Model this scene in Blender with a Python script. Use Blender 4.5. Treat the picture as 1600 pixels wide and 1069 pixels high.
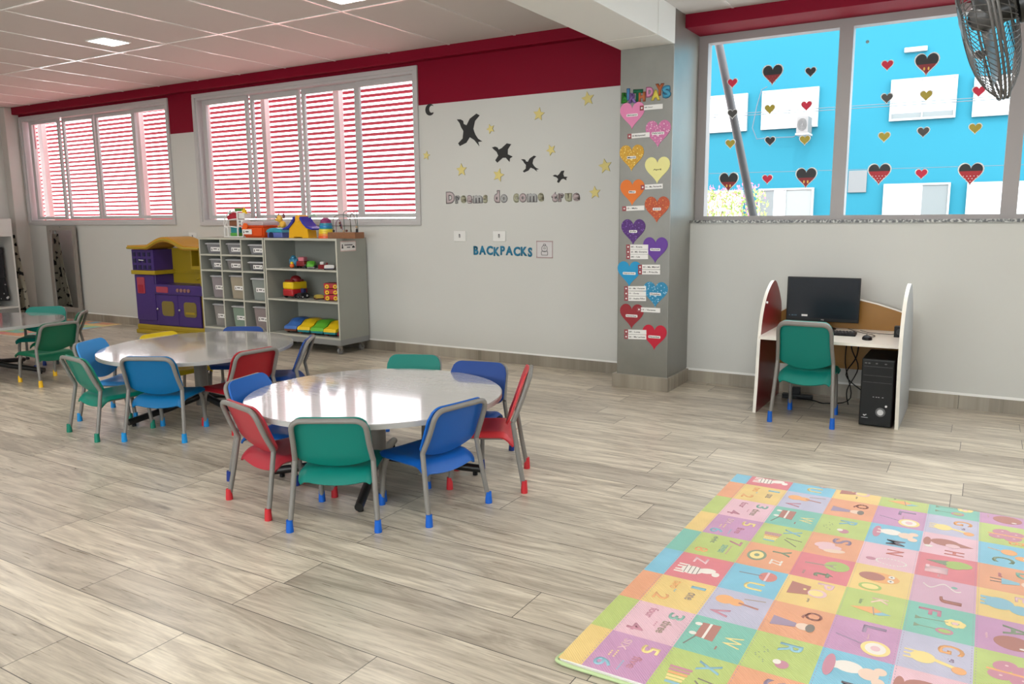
import bpy, bmesh, math, random
from math import sin, cos, pi, radians, atan2, hypot
from mathutils import Vector, Matrix, Euler

random.seed(7)
S = bpy.context.scene
COL = S.collection
for o in list(bpy.data.objects):
    bpy.data.objects.remove(o)

# ------------------------------------------------------------------ camera
cam_d = bpy.data.cameras.new('camera')
cam_d.lens = 36 * 1235.95 / 1600
cam_d.sensor_width = 36
cam_d.clip_end = 200
cam = bpy.data.objects.new('camera', cam_d)
COL.objects.link(cam)
CR = Matrix(((0.85788304, 0.51377712, -0.00835239),
             (0.07335605, -0.13854263, -0.98763598),
             (-0.50858193, 0.84666346, -0.15654203)))
M3 = CR.transposed() @ Matrix(((1, 0, 0), (0, -1, 0), (0, 0, -1)))
cam.matrix_world = Matrix.Translation((0, 0, 1.4)) @ M3.to_4x4()
S.camera = cam

# ------------------------------------------------------------------ world, sun, exposure
S.view_settings.view_transform = 'Standard'
S.view_settings.look = 'None'
S.view_settings.gamma = 1
S.view_settings.use_curve_mapping = False
S.view_settings.exposure = 0.56
W = bpy.data.worlds.new('overcast_sky')
S.world = W
W.use_nodes = True
bg = W.node_tree.nodes['Background']
bg.inputs[0].default_value = (0.97, 0.98, 1.0, 1)
bg.inputs[1].default_value = 5.2
sun_d = bpy.data.lights.new('sun', 'SUN')
sun_d.energy = 1.2
sun_d.angle = radians(3)
sun_d.color = (1, .97, .92)
sun = bpy.data.objects.new('sun', sun_d)
COL.objects.link(sun)
sun.rotation_euler = Vector((-0.15, 0.55, -0.8)).to_track_quat('-Z', 'Y').to_euler()

def portal(loc, rot, sx, sy):
    d = bpy.data.lights.new('sky_portal', 'AREA')
    d.shape = 'RECTANGLE'
    d.size = sx
    d.size_y = sy
    d.cycles.is_portal = True
    o = bpy.data.objects.new('sky_portal', d)
    COL.objects.link(o)
    o.location = loc
    o.rotation_euler = rot
RX = radians(90)
portal((-10.45, 6.72, 2.1), (-RX, 0, 0), 3.5, 1.6)
portal((-6.6, 6.72, 2.1), (-RX, 0, 0), 3.5, 1.6)
portal((-0.1, 6.68, 2.1), (-RX, 0, 0), 4.3, 1.5)
portal((-1.8, -3.62, 1.85), (RX, 0, 0), 8.8, 1.9)

# ------------------------------------------------------------------ materials
MATS = {}
def pm(name, col, rough=.5, metal=0., spec=.5, emit=None, es=0, alpha=1., coat=0., var=0., vs=8.):
    if name in MATS:
        return MATS[name]
    m = bpy.data.materials.new(name)
    m.use_nodes = True
    nt = m.node_tree
    b = nt.nodes['Principled BSDF']
    b.inputs['Base Color'].default_value = (*col, 1)
    b.inputs['Roughness'].default_value = rough
    b.inputs['Metallic'].default_value = metal
    b.inputs['Specular IOR Level'].default_value = spec
    b.inputs['Coat Weight'].default_value = coat
    b.inputs['Alpha'].default_value = alpha
    if emit:
        b.inputs['Emission Color'].default_value = (*emit, 1)
        b.inputs['Emission Strength'].default_value = es
    if var:
        tc = nt.nodes.new('ShaderNodeTexCoord')
        n = nt.nodes.new('ShaderNodeTexNoise')
        n.inputs['Scale'].default_value = vs
        n.inputs['Detail'].default_value = 5
        mx = nt.nodes.new('ShaderNodeMix')
        mx.data_type = 'RGBA'
        mx.inputs[6].default_value = (*[c * (1 - var) for c in col], 1)
        mx.inputs[7].default_value = (*[min(1, c * (1 + var)) for c in col], 1)
        nt.links.new(tc.outputs['Object'], n.inputs['Vector'])
        nt.links.new(n.outputs[0], mx.inputs[0])
        nt.links.new(mx.outputs[2], b.inputs['Base Color'])
    MATS[name] = m
    return m

class NB:
    """tiny node builder"""
    def __init__(s, name):
        s.m = bpy.data.materials.new(name)
        s.m.use_nodes = True
        s.nt = s.m.node_tree
        s.b = s.nt.nodes['Principled BSDF']
        MATS[name] = s.m
    def n(s, t, **kw):
        x = s.nt.nodes.new(t)
        for k, v in kw.items():
            setattr(x, k, v)
        return x
    def l(s, a, b):
        s.nt.links.new(a, b)
    def math(s, op, a, b=None, c=None):
        x = s.n('ShaderNodeMath', operation=op)
        for i, v in enumerate((a, b, c)):
            if v is None:
                continue
            if isinstance(v, (int, float)):
                x.inputs[i].default_value = v
            else:
                s.l(v, x.inputs[i])
        return x.outputs[0]
    def mix(s, f, a, b, blend='MIX'):
        x = s.n('ShaderNodeMix', data_type='RGBA', blend_type=blend)
        for i, v in ((0, f), (6, a), (7, b)):
            if isinstance(v, (int, float)):
                x.inputs[i].default_value = v
            elif isinstance(v, tuple):
                x.inputs[i].default_value = (*v, 1)
            else:
                s.l(v, x.inputs[i])
        return x.outputs[2]
    def ramp(s, f, stops):
        x = s.n('ShaderNodeValToRGB')
        e = x.color_ramp.elements
        while len(e) < len(stops):
            e.new(.5)
        for i, (p, c) in enumerate(stops):
            e[i].position = p
            e[i].color = (*c, 1)
        s.l(f, x.inputs[0])
        return x.outputs[0]

def plank_material(name, width=.217, length=1.3, phase=.063, dark=1.15):
    k = NB(name)
    tc = k.n('ShaderNodeTexCoord')
    sp = k.n('ShaderNodeSeparateXYZ')
    k.l(tc.outputs['Object'], sp.inputs[0])
    x, y = sp.outputs[0], sp.outputs[1]
    r = k.math('DIVIDE', k.math('SUBTRACT', y, phase), width)
    row = k.math('FLOOR', r)
    wn = k.n('ShaderNodeTexWhiteNoise', noise_dimensions='1D')
    k.l(row, wn.inputs['W'])
    off = k.math('MULTIPLY', wn.outputs[0], 7.3)
    c = k.math('ADD', k.math('DIVIDE', x, length), off)
    col = k.math('FLOOR', c)
    cmb = k.n('ShaderNodeCombineXYZ')
    k.l(row, cmb.inputs[0]); k.l(col, cmb.inputs[1])
    wid = k.n('ShaderNodeTexWhiteNoise', noise_dimensions='2D')
    k.l(cmb.outputs[0], wid.inputs['Vector'])
    idv = wid.outputs[0]
    # joints
    fr = k.math('FRACT', r); fc = k.math('FRACT', c)
    dr = k.math('MULTIPLY', k.math('MINIMUM', fr, k.math('SUBTRACT', 1., fr)), width)
    dc = k.math('MULTIPLY', k.math('MINIMUM', fc, k.math('SUBTRACT', 1., fc)), length)
    d = k.math('MINIMUM', dr, dc)
    joint = k.math('LESS_THAN', d, .0016)
    # grain
    cv = k.n('ShaderNodeCombineXYZ')
    k.l(k.math('ADD', k.math('MULTIPLY', x, 1.0), k.math('MULTIPLY', idv, 37.)), cv.inputs[0])
    k.l(k.math('ADD', k.math('MULTIPLY', y, 7.0), k.math('MULTIPLY', idv, 91.)), cv.inputs[1])
    n1 = k.n('ShaderNodeTexNoise'); n1.inputs['Scale'].default_value = 1.6; n1.inputs['Detail'].default_value = 6
    n1.inputs['Roughness'].default_value = .62; n1.inputs['Distortion'].default_value = 1.6
    k.l(cv.outputs[0], n1.inputs['Vector'])
    cv2 = k.n('ShaderNodeVectorMath', operation='MULTIPLY')
    k.l(cv.outputs[0], cv2.inputs[0]); cv2.inputs[1].default_value = (2.2, 6.5, 1)
    n2 = k.n('ShaderNodeTexNoise'); n2.inputs['Scale'].default_value = 2.5; n2.inputs['Detail'].default_value = 4
    n2.inputs['Distortion'].default_value = .6
    k.l(cv2.outputs[0], n2.inputs['Vector'])
    g = k.ramp(n1.outputs[0], [(.22, (.26 * dark, .228 * dark, .185 * dark)), (.43, (.39 * dark, .35 * dark, .29 * dark)), (.55, (.50 * dark, .455 * dark, .38 * dark)), (.72, (.62 * dark, .575 * dark, .485 * dark))])
    g2 = k.ramp(n2.outputs[0], [(.3, (.80, .79, .78)), (.6, (1.05, 1.05, 1.04))])
    c1 = k.mix(.8, g, g2, 'MULTIPLY')
    tone = k.ramp(idv, [(0., (.78, .765, .75)), (.5, (.97, .96, .94)), (1., (1.12, 1.11, 1.08))])
    c2 = k.mix(1., c1, tone, 'MULTIPLY')
    # knots
    vo = k.n('ShaderNodeTexVoronoi'); vo.inputs['Scale'].default_value = 1.0
    cv3 = k.n('ShaderNodeVectorMath', operation='MULTIPLY')
    k.l(cv.outputs[0], cv3.inputs[0]); cv3.inputs[1].default_value = (1.1, .62, 1)
    k.l(cv3.outputs[0], vo.inputs['Vector'])
    kn = k.ramp(vo.outputs[0], [(.0, (1, 1, 1)), (.045, (.7, .7, .7)), (.09, (0, 0, 0))])
    c3 = k.mix(k.math('MULTIPLY', kn, .55), c2, (.13, .11, .09))
    c4 = k.mix(joint, c3, (.06, .055, .05))
    k.l(c4, k.b.inputs['Base Color'])
    rg = k.math('ADD', k.math('MULTIPLY', n2.outputs[0], .16), .22)
    k.l(rg, k.b.inputs['Roughness'])
    k.b.inputs['Specular IOR Level'].default_value = .5
    bp = k.n('ShaderNodeBump'); bp.inputs['Strength'].default_value = .25; bp.inputs['Distance'].default_value = .004
    h = k.math('SUBTRACT', k.math('MULTIPLY', n1.outputs[0], .8), joint)
    k.l(h, bp.inputs['Height'])
    k.l(bp.outputs[0], k.b.inputs['Normal'])
    return k.m

FLOOR = plank_material('plank_tiles')
SKIRT = plank_material('plank_skirting', width=4, dark=.72)
WHITE = pm('white_wall_paint', (.575, .58, .55), .55, var=.02, vs=2)
RED = pm('crimson_wall_paint', (.21, .002, .018), .6, spec=.15, var=.06, vs=2)
CEIL = pm('ceiling_panel_white', (.58, .55, .53), .9)
TBAR = pm('ceiling_grid_white', (.88, .87, .85), .22, spec=.8)
BEAMM = pm('beam_white_paint', (.78, .78, .75), .5)
FRAMEW = pm('white_aluminium_frame', (.50, .49, .49), .35)
def concrete():
    k = NB('burnt_cement')
    tc = k.n('ShaderNodeTexCoord')
    n = k.n('ShaderNodeTexNoise'); n.inputs['Scale'].default_value = 2.2; n.inputs['Detail'].default_value = 8; n.inputs['Roughness'].default_value = .6
    k.l(tc.outputs['Object'], n.inputs['Vector'])
    k.l(k.ramp(n.outputs[0], [(.3, (.115, .112, .09)), (.5, (.14, .136, .11)), (.72, (.175, .17, .14))]), k.b.inputs['Base Color'])
    k.b.inputs['Roughness'].default_value = .38
    k.b.inputs['Coat Weight'].default_value = 1
    k.b.inputs['Coat IOR'].default_value = 1.8
    k.b.inputs['Coat Roughness'].default_value = .42
    return k.m
CONC = concrete()
CONCL = pm('pale_cement', (.52, .50, .46), .45, var=.12, vs=2.5)
def granite():
    k = NB('speckled_granite')
    tc = k.n('ShaderNodeTexCoord')
    n = k.n('ShaderNodeTexNoise'); n.inputs['Scale'].default_value = 60; n.inputs['Detail'].default_value = 3
    k.l(tc.outputs['Object'], n.inputs['Vector'])
    k.l(k.ramp(n.outputs[0], [(.4, (.03, .03, .03)), (.5, (.12, .12, .11)), (.62, (.5, .5, .47))]), k.b.inputs['Base Color'])
    k.b.inputs['Roughness'].default_value = .25
    return k.m
GRAN = granite()
def glass(name='window_glass', tint=(.97, .99, .99), amt=0.):
    m = bpy.data.materials.new(name)
    m.use_nodes = True
    nt = m.node_tree
    nt.nodes.remove(nt.nodes['Principled BSDF'])
    t = nt.nodes.new('ShaderNodeBsdfTransparent'); t.inputs[0].default_value = (*tint, 1)
    g = nt.nodes.new('ShaderNodeBsdfGlossy'); g.inputs['Roughness'].default_value = .02
    mx = nt.nodes.new('ShaderNodeMixShader'); mx.inputs[0].default_value = amt
    nt.links.new(t.outputs[0], mx.inputs[1]); nt.links.new(g.outputs[0], mx.inputs[2])
    nt.links.new(mx.outputs[0], nt.nodes['Material Output'].inputs[0])
    MATS[name] = m
    return m
GLASS = glass()
STEEL = pm('grey_painted_steel', (.20, .19, .175), .38, spec=.5)
CHROME = pm('brushed_chrome', (.55, .55, .55), .25, metal=1)
BLACKP = pm('black_plastic', (.006, .006, .007), .4, spec=.25)
BLACKS = pm('black_painted_steel', (.01, .01, .01), .3)
PAPER = pm('white_paper', (.80, .79, .77), .7)
INK = pm('dark_ink', (.03, .03, .035), .7)
GREYC = pm('grey_laminate', (.31, .32, .285), .5, var=.03)
GREYE = pm('pale_laminate_edge', (.50, .50, .43), .45)
GREYD = pm('dark_grey_plinth', (.25, .26, .26), .5)

# ------------------------------------------------------------------ mesh helpers
def T(x, y, z):
    return Matrix.Translation((x, y, z))
class MB:
    def __init__(s):
        s.bm = bmesh.new()
        s.mats = []
    def mi(s, m):
        if m is None:
            return 0
        if m not in s.mats:
            s.mats.append(m)
        return s.mats.index(m)
    def box(s, x0, x1, y0, y1, z0, z1, m=None, bev=0, mat=None, seg=2):
        t = bmesh.new()
        bmesh.ops.create_cube(t, size=1)
        for v in t.verts:
            v.co = Vector(((x0 + x1) / 2 + v.co.x * (x1 - x0), (y0 + y1) / 2 + v.co.y * (y1 - y0), (z0 + z1) / 2 + v.co.z * (z1 - z0)))
        if bev:
            bmesh.ops.bevel(t, geom=t.edges[:], offset=bev, segments=seg, affect='EDGES', profile=.6)
        return s.take(t, m, mat)
    def take(s, t, m=None, mat=None):
        i = s.mi(m)
        for f in t.faces:
            f.material_index = i
        if mat is not None:
            t.transform(mat)
        me = bpy.data.meshes.new('t')
        t.to_mesh(me)
        t.free()
        s.bm.from_mesh(me)
        bpy.data.meshes.remove(me)
        return s
    def tube(s, pts, r, m=None, seg=10, closed=False, caps=True, r1=None):
        pts = [Vector(p) for p in pts]
        n = len(pts)
        t = bmesh.new()
        rings = []
        up = None
        for i, p in enumerate(pts):
            if closed:
                d = (pts[(i + 1) % n] - pts[i - 1]).normalized()
            else:
                d = (pts[min(i + 1, n - 1)] - pts[max(i - 1, 0)]).normalized()
            if up is None:
                up = d.orthogonal().normalized()
            else:
                up = (up - d * up.dot(d))
                up = up.normalized() if up.length > 1e-6 else d.orthogonal().normalized()
            b = d.cross(up)
            rr = r if r1 is None else r + (r1 - r) * i / (n - 1)
            rings.append([t.verts.new(p + (up * cos(a) + b * sin(a)) * rr) for a in [2 * pi * k / seg for k in range(seg)]])
        for i in range(n if closed else n - 1):
            A, B = rings[i], rings[(i + 1) % n]
            for k in range(seg):
                t.faces.new((A[k], A[(k + 1) % seg], B[(k + 1) % seg], B[k]))
        if caps and not closed:
            t.faces.new(rings[0][::-1]); t.faces.new(rings[-1])
        bmesh.ops.recalc_face_normals(t, faces=t.faces[:])
        return s.take(t, m)
    def cyl(s, c, r, z0, z1, m=None, seg=24, r1=None, mat=None):
        t = bmesh.new()
        bmesh.ops.create_cone(t, cap_ends=True, segments=seg, radius1=r, radius2=r if r1 is None else r1, depth=z1 - z0)
        t.transform(T(c[0], c[1], (z0 + z1) / 2))
        return s.take(t, m, mat)
    def ball(s, c, r, m=None, sc=(1, 1, 1), seg=16, mat=None):
        t = bmesh.new()
        bmesh.ops.create_uvsphere(t, u_segments=seg, v_segments=max(6, seg // 2), radius=1)
        t.transform(T(*c) @ Matrix.Diagonal((r * sc[0], r * sc[1], r * sc[2], 1)))
        return s.take(t, m, mat)
    def lathe(s, c, prof, m=None, seg=24):
        t = bmesh.new()
        rings = [[t.verts.new((c[0] + r * cos(2 * pi * k / seg), c[1] + r * sin(2 * pi * k / seg), c[2] + z)) for k in range(seg)] for r, z in prof]
        for A, B in zip(rings, rings[1:]):
            for k in range(seg):
                t.faces.new((A[k], A[(k + 1) % seg], B[(k + 1) % seg], B[k]))
        if prof[0][0] > 1e-5: t.faces.new(rings[0][::-1])
        if prof[-1][0] > 1e-5: t.faces.new(rings[-1])
        bmesh.ops.remove_doubles(t, verts=t.verts[:], dist=1e-5)
        bmesh.ops.recalc_face_normals(t, faces=t.faces[:])
        return s.take(t, m)
    def prism(s, pts, h, m=None, mat=None, bev=0):
        """polygon in local XY extruded along +Z by h; mat places it"""
        t = bmesh.new()
        f = t.faces.new([t.verts.new((p[0], p[1], 0)) for p in pts])
        if f.normal.z < 0 or sum((pts[i - 1][0] * p[1] - p[0] * pts[i - 1][1]) for i, p in enumerate(pts)) < 0:
            f.normal_flip()
        r = bmesh.ops.extrude_face_region(t, geom=[f])
        for v in [g for g in r['geom'] if isinstance(g, bmesh.types.BMVert)]:
            v.co.z += h
        bmesh.ops.recalc_face_normals(t, faces=t.faces[:])
        if bev:
            es = [e for e in t.edges if all(abs(v.co.z - h) < 1e-6 for v in e.verts)]
            bmesh.ops.bevel(t, geom=es, offset=bev, segments=2, affect='EDGES')
        return s.take(t, m, mat)
    def poly(s, pts, m=None):
        t = bmesh.new()
        t.faces.new([t.verts.new(p) for p in pts])
        return s.take(t, m)
    def text(s, body, m, mat, w=None, h=None, ext=.001, bold=0., align='LEFT', size=1.):
        """text in local XY (x right, y up), fitted to w x h when given, anchored at the lower left (or centre)"""
        cu = bpy.data.curves.new('lettering', 'FONT')
        cu.body = body
        cu.size = 1
        cu.offset = bold
        cu.extrude = 0
        cu.resolution_u = 3
        ob = bpy.data.objects.new('t', cu)
        COL.objects.link(ob)
        dg = bpy.context.evaluated_depsgraph_get()
        dg.update()
        me = bpy.data.meshes.new_from_object(ob.evaluated_get(dg))
        bpy.data.objects.remove(ob)
        bpy.data.curves.remove(cu)
        t = bmesh.new()
        t.from_mesh(me)
        bpy.data.meshes.remove(me)
        if not t.verts:
            t.free(); return s
        xs = [v.co.x for v in t.verts]; ys = [v.co.y for v in t.verts]
        x0, x1, y0, y1 = min(xs), max(xs), min(ys), max(ys)
        sx = (w / (x1 - x0)) if w else None
        sy = (h / (y1 - y0)) if h else None
        if sx is None and sy is None: sx = sy = size
        if sx is None: sx = sy
        if sy is None: sy = sx
        ox, oy = (x0, y0) if align == 'LEFT' else ((x0 + x1) / 2, (y0 + y1) / 2)
        for v in t.verts:
            v.co.x = (v.co.x - ox) * sx
            v.co.y = (v.co.y - oy) * sy
        if ext:
            r = bmesh.ops.extrude_face_region(t, geom=t.faces[:])
            for v in [g for g in r['geom'] if isinstance(g, bmesh.types.BMVert)]:
                v.co.z += ext
            bmesh.ops.recalc_face_normals(t, faces=t.faces[:])
        return s.take(t, m, mat)
    def build(s, name, mat=None, parent=None, smooth=False, loc=None, sub=0, bevel=0):
        me = bpy.data.meshes.new(name)
        if mat is not None and not s.mats:
            me.materials.append(mat)
        else:
            for m in s.mats:
                me.materials.append(m)
        s.bm.to_mesh(me)
        s.bm.free()
        if smooth:
            me.polygons.foreach_set('use_smooth', [True] * len(me.polygons))
            try:
                me.set_sharp_from_angle(angle=radians(38))
            except Exception:
                pass
        o = bpy.data.objects.new(name, me)
        COL.objects.link(o)
        if parent is not None:
            o.parent = parent
        if loc is not None:
            o.location = loc
        if sub:
            md = o.modifiers.new('sub', 'SUBSURF'); md.levels = sub; md.render_levels = sub
        return o

def ring_frame(b, x0, x1, z0, z1, f, y0, y1, m=None, bev=0, ft=None, fb=None):
    ft = ft or f; fb = fb or f
    b.box(x0, x1, y0, y1, z1 - ft, z1, m, bev=bev); b.box(x0, x1, y0, y1, z0, z0 + fb, m, bev=bev)
    b.box(x0, x0 + f, y0 + .0003, y1 - .0003, z0 + fb - bev, z1 - ft + bev, m); b.box(x1 - f, x1, y0 + .0003, y1 - .0003, z0 + fb - bev, z1 - ft + bev, m)
def tag(o, label, cat, group=None, kind=None):
    if label: o['label'] = label
    if cat: o['category'] = cat
    if group: o['group'] = group
    if kind: o['kind'] = kind
    return o
def thing(name, label, cat, loc=(0, 0, 0), rz=0, group=None):
    o = bpy.data.objects.new(name, None)
    o.empty_display_size = .1
    COL.objects.link(o)
    o.location = loc
    o.rotation_euler = (0, 0, rz)
    return tag(o, label, cat, group)
def struct(o):
    o['kind'] = 'structure'
    return o
def copy_tree(o, parent=None):
    c = o.copy()
    COL.objects.link(c)
    if parent is not None:
        c.parent = parent
    for ch in list(o.children):
        copy_tree(ch, c)
    return c
def WALLM(x, y, z):
    """local XY -> wall facing -Y (x right, y up), local +Z out of the wall towards the room"""
    return Matrix.Translation((x, y, z)) @ Matrix.Rotation(RX, 4, 'X')
def star_pts(r, ri=.45, n=5, a0=pi / 2, sx=1, sy=1):
    return [((r if k % 2 == 0 else r * ri) * cos(a0 + pi * k / n) * sx, (r if k % 2 == 0 else r * ri) * sin(a0 + pi * k / n) * sy) for k in range(2 * n)]
def heart_pts(w, h, n=40, a0=0., a1=2 * pi):
    out = []
    for k in range(n):
        t = a0 + (a1 - a0) * k / n
        x = 16 * sin(t) ** 3
        y = 13 * cos(t) - 5 * cos(2 * t) - 2 * cos(3 * t) - cos(4 * t)
        out.append((x / 32 * w, (y + 2.5) / 29 * h))
    return out
def ell(cx, cy, rx, ry, n=24, a=0):
    return [(cx + rx * cos(2 * pi * k / n) * cos(a) - ry * sin(2 * pi * k / n) * sin(a), cy + rx * cos(2 * pi * k / n) * sin(a) + ry * sin(2 * pi * k / n) * cos(a)) for k in range(n)]
def rrect(x0, x1, y0, y1, r, n=5):
    out = []
    for cx, cy, a in ((x1 - r, y1 - r, 0), (x0 + r, y1 - r, pi / 2), (x0 + r, y0 + r, pi), (x1 - r, y0 + r, 3 * pi / 2)):
        for k in range(n + 1):
            t = a + pi / 2 * k / n
            out.append((cx + r * cos(t), cy + r * sin(t)))
    return out

# ------------------------------------------------------------------ room shell
WY = 6.45
XL, XR, YB = -12.3, 3.2, -3.5
struct(MB().box(XL - .2, XR + .2, YB - .2, 6.7, -.15, 0).build('floor', FLOOR))
def wall_front():
    b = MB()
    lo, hi = 1.335, 2.87
    segs = [(XL - .2, -12.13), (-8.765, -8.29), (-4.925, -2.5)]
    b.box(XL - .2, -2.5, WY, 6.65, 0, lo, WHITE)
    for i, (a, c) in enumerate(segs):
        b.box(a, c, WY, 6.65, lo, 2.44 + (.05 if i == 2 else 0), WHITE)
        b.box(a, c, WY, 6.65, 2.44 + (.05 if i == 2 else 0), hi, RED)
    b.box(XL - .2, -2.5, WY, 6.65, hi, 3.2, RED)
    return struct(b.build('wall_back'))
wall_front()
# exterior render of that wall around the windows is part of the same masonry
b = MB()
b.box(-2.2, XR + .2, WY, 6.75, 0, 1.335, WHITE)
b.box(-2.2, XR + .2, 6.65, 6.75, 2.83, 3.2, RED)
struct(b.build('wall_back_right'))
struct(MB().box(-2.14, XR, 6.205, 6.66, 2.83, 3.1, RED, bev=.004).build('trim_1'))
struct(MB().box(-2.14, XR, 6.435, 6.72, 1.335, 1.357, GRAN).build('trim_2'))
struct(MB().box(XL, -2.57, 6.36, WY + .02, 2.90, 3.05, RED, bev=.012).build('trim_3'))
struct(MB().box(XL - .2, XL, YB, 6.65, 0, 3.2, WHITE).build('wall_left'))
struct(MB().box(XR, XR + .2, YB, 6.75, 0, 3.2, WHITE).build('wall_right'))
b = MB()
b.box(XL - .2, XR + .2, YB - .2, YB, 0, .9, WHITE)
b.box(XL - .2, XR + .2, YB - .2, YB, 2.8, 3.2, WHITE)
b.box(XL - .2, -6.2, YB - .2, YB, .9, 2.8, WHITE)
b.box(2.6, XR + .2, YB - .2, YB, .9, 2.8, WHITE)
struct(b.build('wall_rear'))
b = MB()
for i in range(7):
    x = -6.2 + 8.8 * i / 6
    b.box(x - .03, x + .03, YB - .14, YB - .06, .9, 2.8)
for z in (.9, 1.9, 2.74):
    b.box(-6.2, 2.6, YB - .14, YB - .06, z, z + .06)
wn = struct(b.build('window_4', FRAMEW))
struct(MB().box(-6.2, 2.6, YB - .11, YB - .1, .95, 2.78).build('window_pane', GLASS, wn))
# ceilings
struct(MB().box(XL, -2.5, YB, WY, 3.0, 3.12).build('ceiling', CEIL))
struct(MB().box(-2.2, XR, YB, WY, 2.93, 3.12).build('ceiling_right', CEIL))
b = MB()
for k in range(13):
    x = -3.765 - .718 * k
    if x > XL: b.box(x - .011, x + .011, YB, 6.36, 2.995, 3.002)
for y in (6.35, 4.915, 3.485, 2.055, .625, -.805, -2.235):
    if y < 6.3: b.box(XL, -2.57, y - .011, y + .011, 2.9945, 3.002)
struct(b.build('trim_4', TBAR))
b = MB()
for k in range(8):
    x = -1.774 + .718 * k
    b.box(x - .010, x + .010, YB, 6.2, 2.925, 2.932)
for y in (4.915, 3.485, 2.055, .625, -.805, -2.235):
    b.box(-2.13, XR, y - .010, y + .010, 2.9245, 2.932)
struct(b.build('trim_5', TBAR))
# beam with a shallow joint ahead of the pillar
b = MB()
b.box(-2.575, -2.135, YB, 5.60, 2.673, 3.1, bev=.006)
b.box(-2.575, -2.135, 5.615, 5.97, 2.673, 3.1, bev=.006)
b.box(-2.57, -2.14, 5.5, 5.7, 2.68, 3.1)
struct(b.build('beam', BEAMM))
# pillars
b = MB()
b.box(-2.575, -2.14, 5.97, 6.7, 0, 3.1, bev=.006)
struct(b.build('pillar', CONC))
struct(MB().box(-2.605, -2.12, 5.94, 6.46, 0, .112, bev=.004).build('baseboard_pillar', SKIRT))
struct(MB().box(XL, -12.15, 6.26, WY + .01, 0, 3.0, bev=.01).build('pillar_corner', CONCL))
# baseboards with a white fillet above
struct(MB().box(-12.15, -2.60, WY - .012, WY + .01, 0, .10).build('baseboard_back', SKIRT))
struct(MB().box(-12.15, -2.575, WY - .009, WY + .01, .10, .114).build('trim_6', pm('white_fillet', (.85, .85, .83), .4)))
struct(MB().box(-2.13, XR, WY - .012, WY + .01, 0, .10).build('baseboard_right', SKIRT))
struct(MB().box(-2.14, XR, WY - .009, WY + .01, .10, .116).build('trim_7', MATS['white_fillet']))
struct(MB().box(XL, XL + .012, YB, 6.26, 0, .10).build('baseboard_left', SKIRT))

def slide_window(name, x0, x1, z0, z1, panes, lows):
    """casing on the wall, fixed frame, four sashes, glass"""
    root = thing(name, None, None, (0, 0, 0))
    struct(root)
    b = MB()
    c = .045
    y0, y1 = WY - .02, WY + .012
    ring_frame(b, x0, x1, z0, z1, c, y0, y1, bev=.005)
    struct(b.build('casing', FRAMEW, root))
    b = MB()
    f = .03
    X0, X1, Z0, Z1 = x0 + c - .004, x1 - c + .004, z0 + c - .004, z1 - c + .004
    ring_frame(b, X0, X1, Z0, Z1, f, WY - .005, 6.60)
    struct(b.build('frame', FRAMEW, root))
    gz0, gz1 = lows
    for i, (a, d, yy) in enumerate(panes):
        b = MB()
        la = .07 if i in (0,) else .045
        ra = .045
        b.box(a - la, a, yy, yy + .03, gz0, gz1); b.box(d, d + ra, yy, yy + .03, gz0, gz1)
        b.box(a - la, d + ra, yy, yy + .03, gz1, gz1 + .06); b.box(a - la, d + ra, yy, yy + .03, gz0 - .04, gz0)
        sa = b.build('sash', FRAMEW, root)
        struct(MB().box(a - .002, d + .002, yy + .012, yy + .017, gz0 - .002, gz1 + .002).build('window_pane', GLASS, sa))
        struct(sa)
    return root
slide_window('window_1', -12.13, -8.765, 1.335, 2.872, [(-11.93, -11.29, 6.50), (-11.19, -10.53, 6.54), (-10.41, -9.66, 6.54), (-9.53, -8.86, 6.50)], (1.455, 2.757))
slide_window('window_2', -8.30, -4.925, 1.322, 2.87, [(-8.14, -7.47, 6.50), (-7.38, -6.685, 6.54), (-6.56, -5.84, 6.54), (-5.735, -5.02, 6.50)], (1.445, 2.742))
# fixed picture window on the right
root = struct(thing('window_3', None, None))
b = MB()
xs = [(-2.14, -2.065), (-1.072, -.974), (.048, .146), (1.12, 1.22), (2.2, 2.3), (3.12, 3.2)]
for a, d in xs:
    b.box(a, d, 6.56, 6.66, 1.39, 2.77)
b.box(-2.14, 3.2, 6.56, 6.66, 2.77, 2.84)
b.box(-2.14, 3.2, 6.56, 6.66, 1.357, 1.39)
struct(b.build('frame', pm('warm_grey_frame', (.33, .305, .30), .4), root))
for (a, d), (e, f) in zip(xs, xs[1:]):
    struct(MB().box(d - .004, e + .004, 6.612, 6.618, 1.386, 2.775).build('window_pane', GLASS, root))

# outside: red louvre screen beyond the left windows
t = thing('louvre_screen', 'dark red horizontal louvre screen outside behind the two sliding windows', 'louvre', (0, 0, 0))
REDL = pm('red_louvre_paint', (.42, .03, .07), .5)
POSTM = pm('pale_pink_post', (.75, .62, .61), .6)
b = MB()
z = 1.30
while z < 3.05:
    for a, c in ((-13.6, -4.3),):
        b.box(a, c, -.022, .022, -.004, .004, mat=T(0, 6.9, z) @ Matrix.Rotation(radians(-31), 4, 'X'))
    z += .0592
b.build('louvre_slats', REDL, t)
for x, w in ((-12.56, .15), (-12.27, .11), (-9.90, .055), (-8.58, .11), (-7.505, .07), (-6.34, .085), (-4.9, .09)):
    MB().box(x - w / 2, x + w / 2, 6.80, 6.87, 0, 3.4).build('post', POSTM, t)
struct(MB().box(-3.6, 8, 6.76, 30, -.3, -.02).build('ground', pm('pale_paving', (.40, .39, .37), .8)))
struct(MB().box(-20, -3.6, 6.76, 30, -.3, -.02).build('ground_pink_bounce', pm('red_bounce_ground', (.52, .20, .18), .8)))  # unseen ground, red colour added so bounced light tints the ceiling pink

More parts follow.
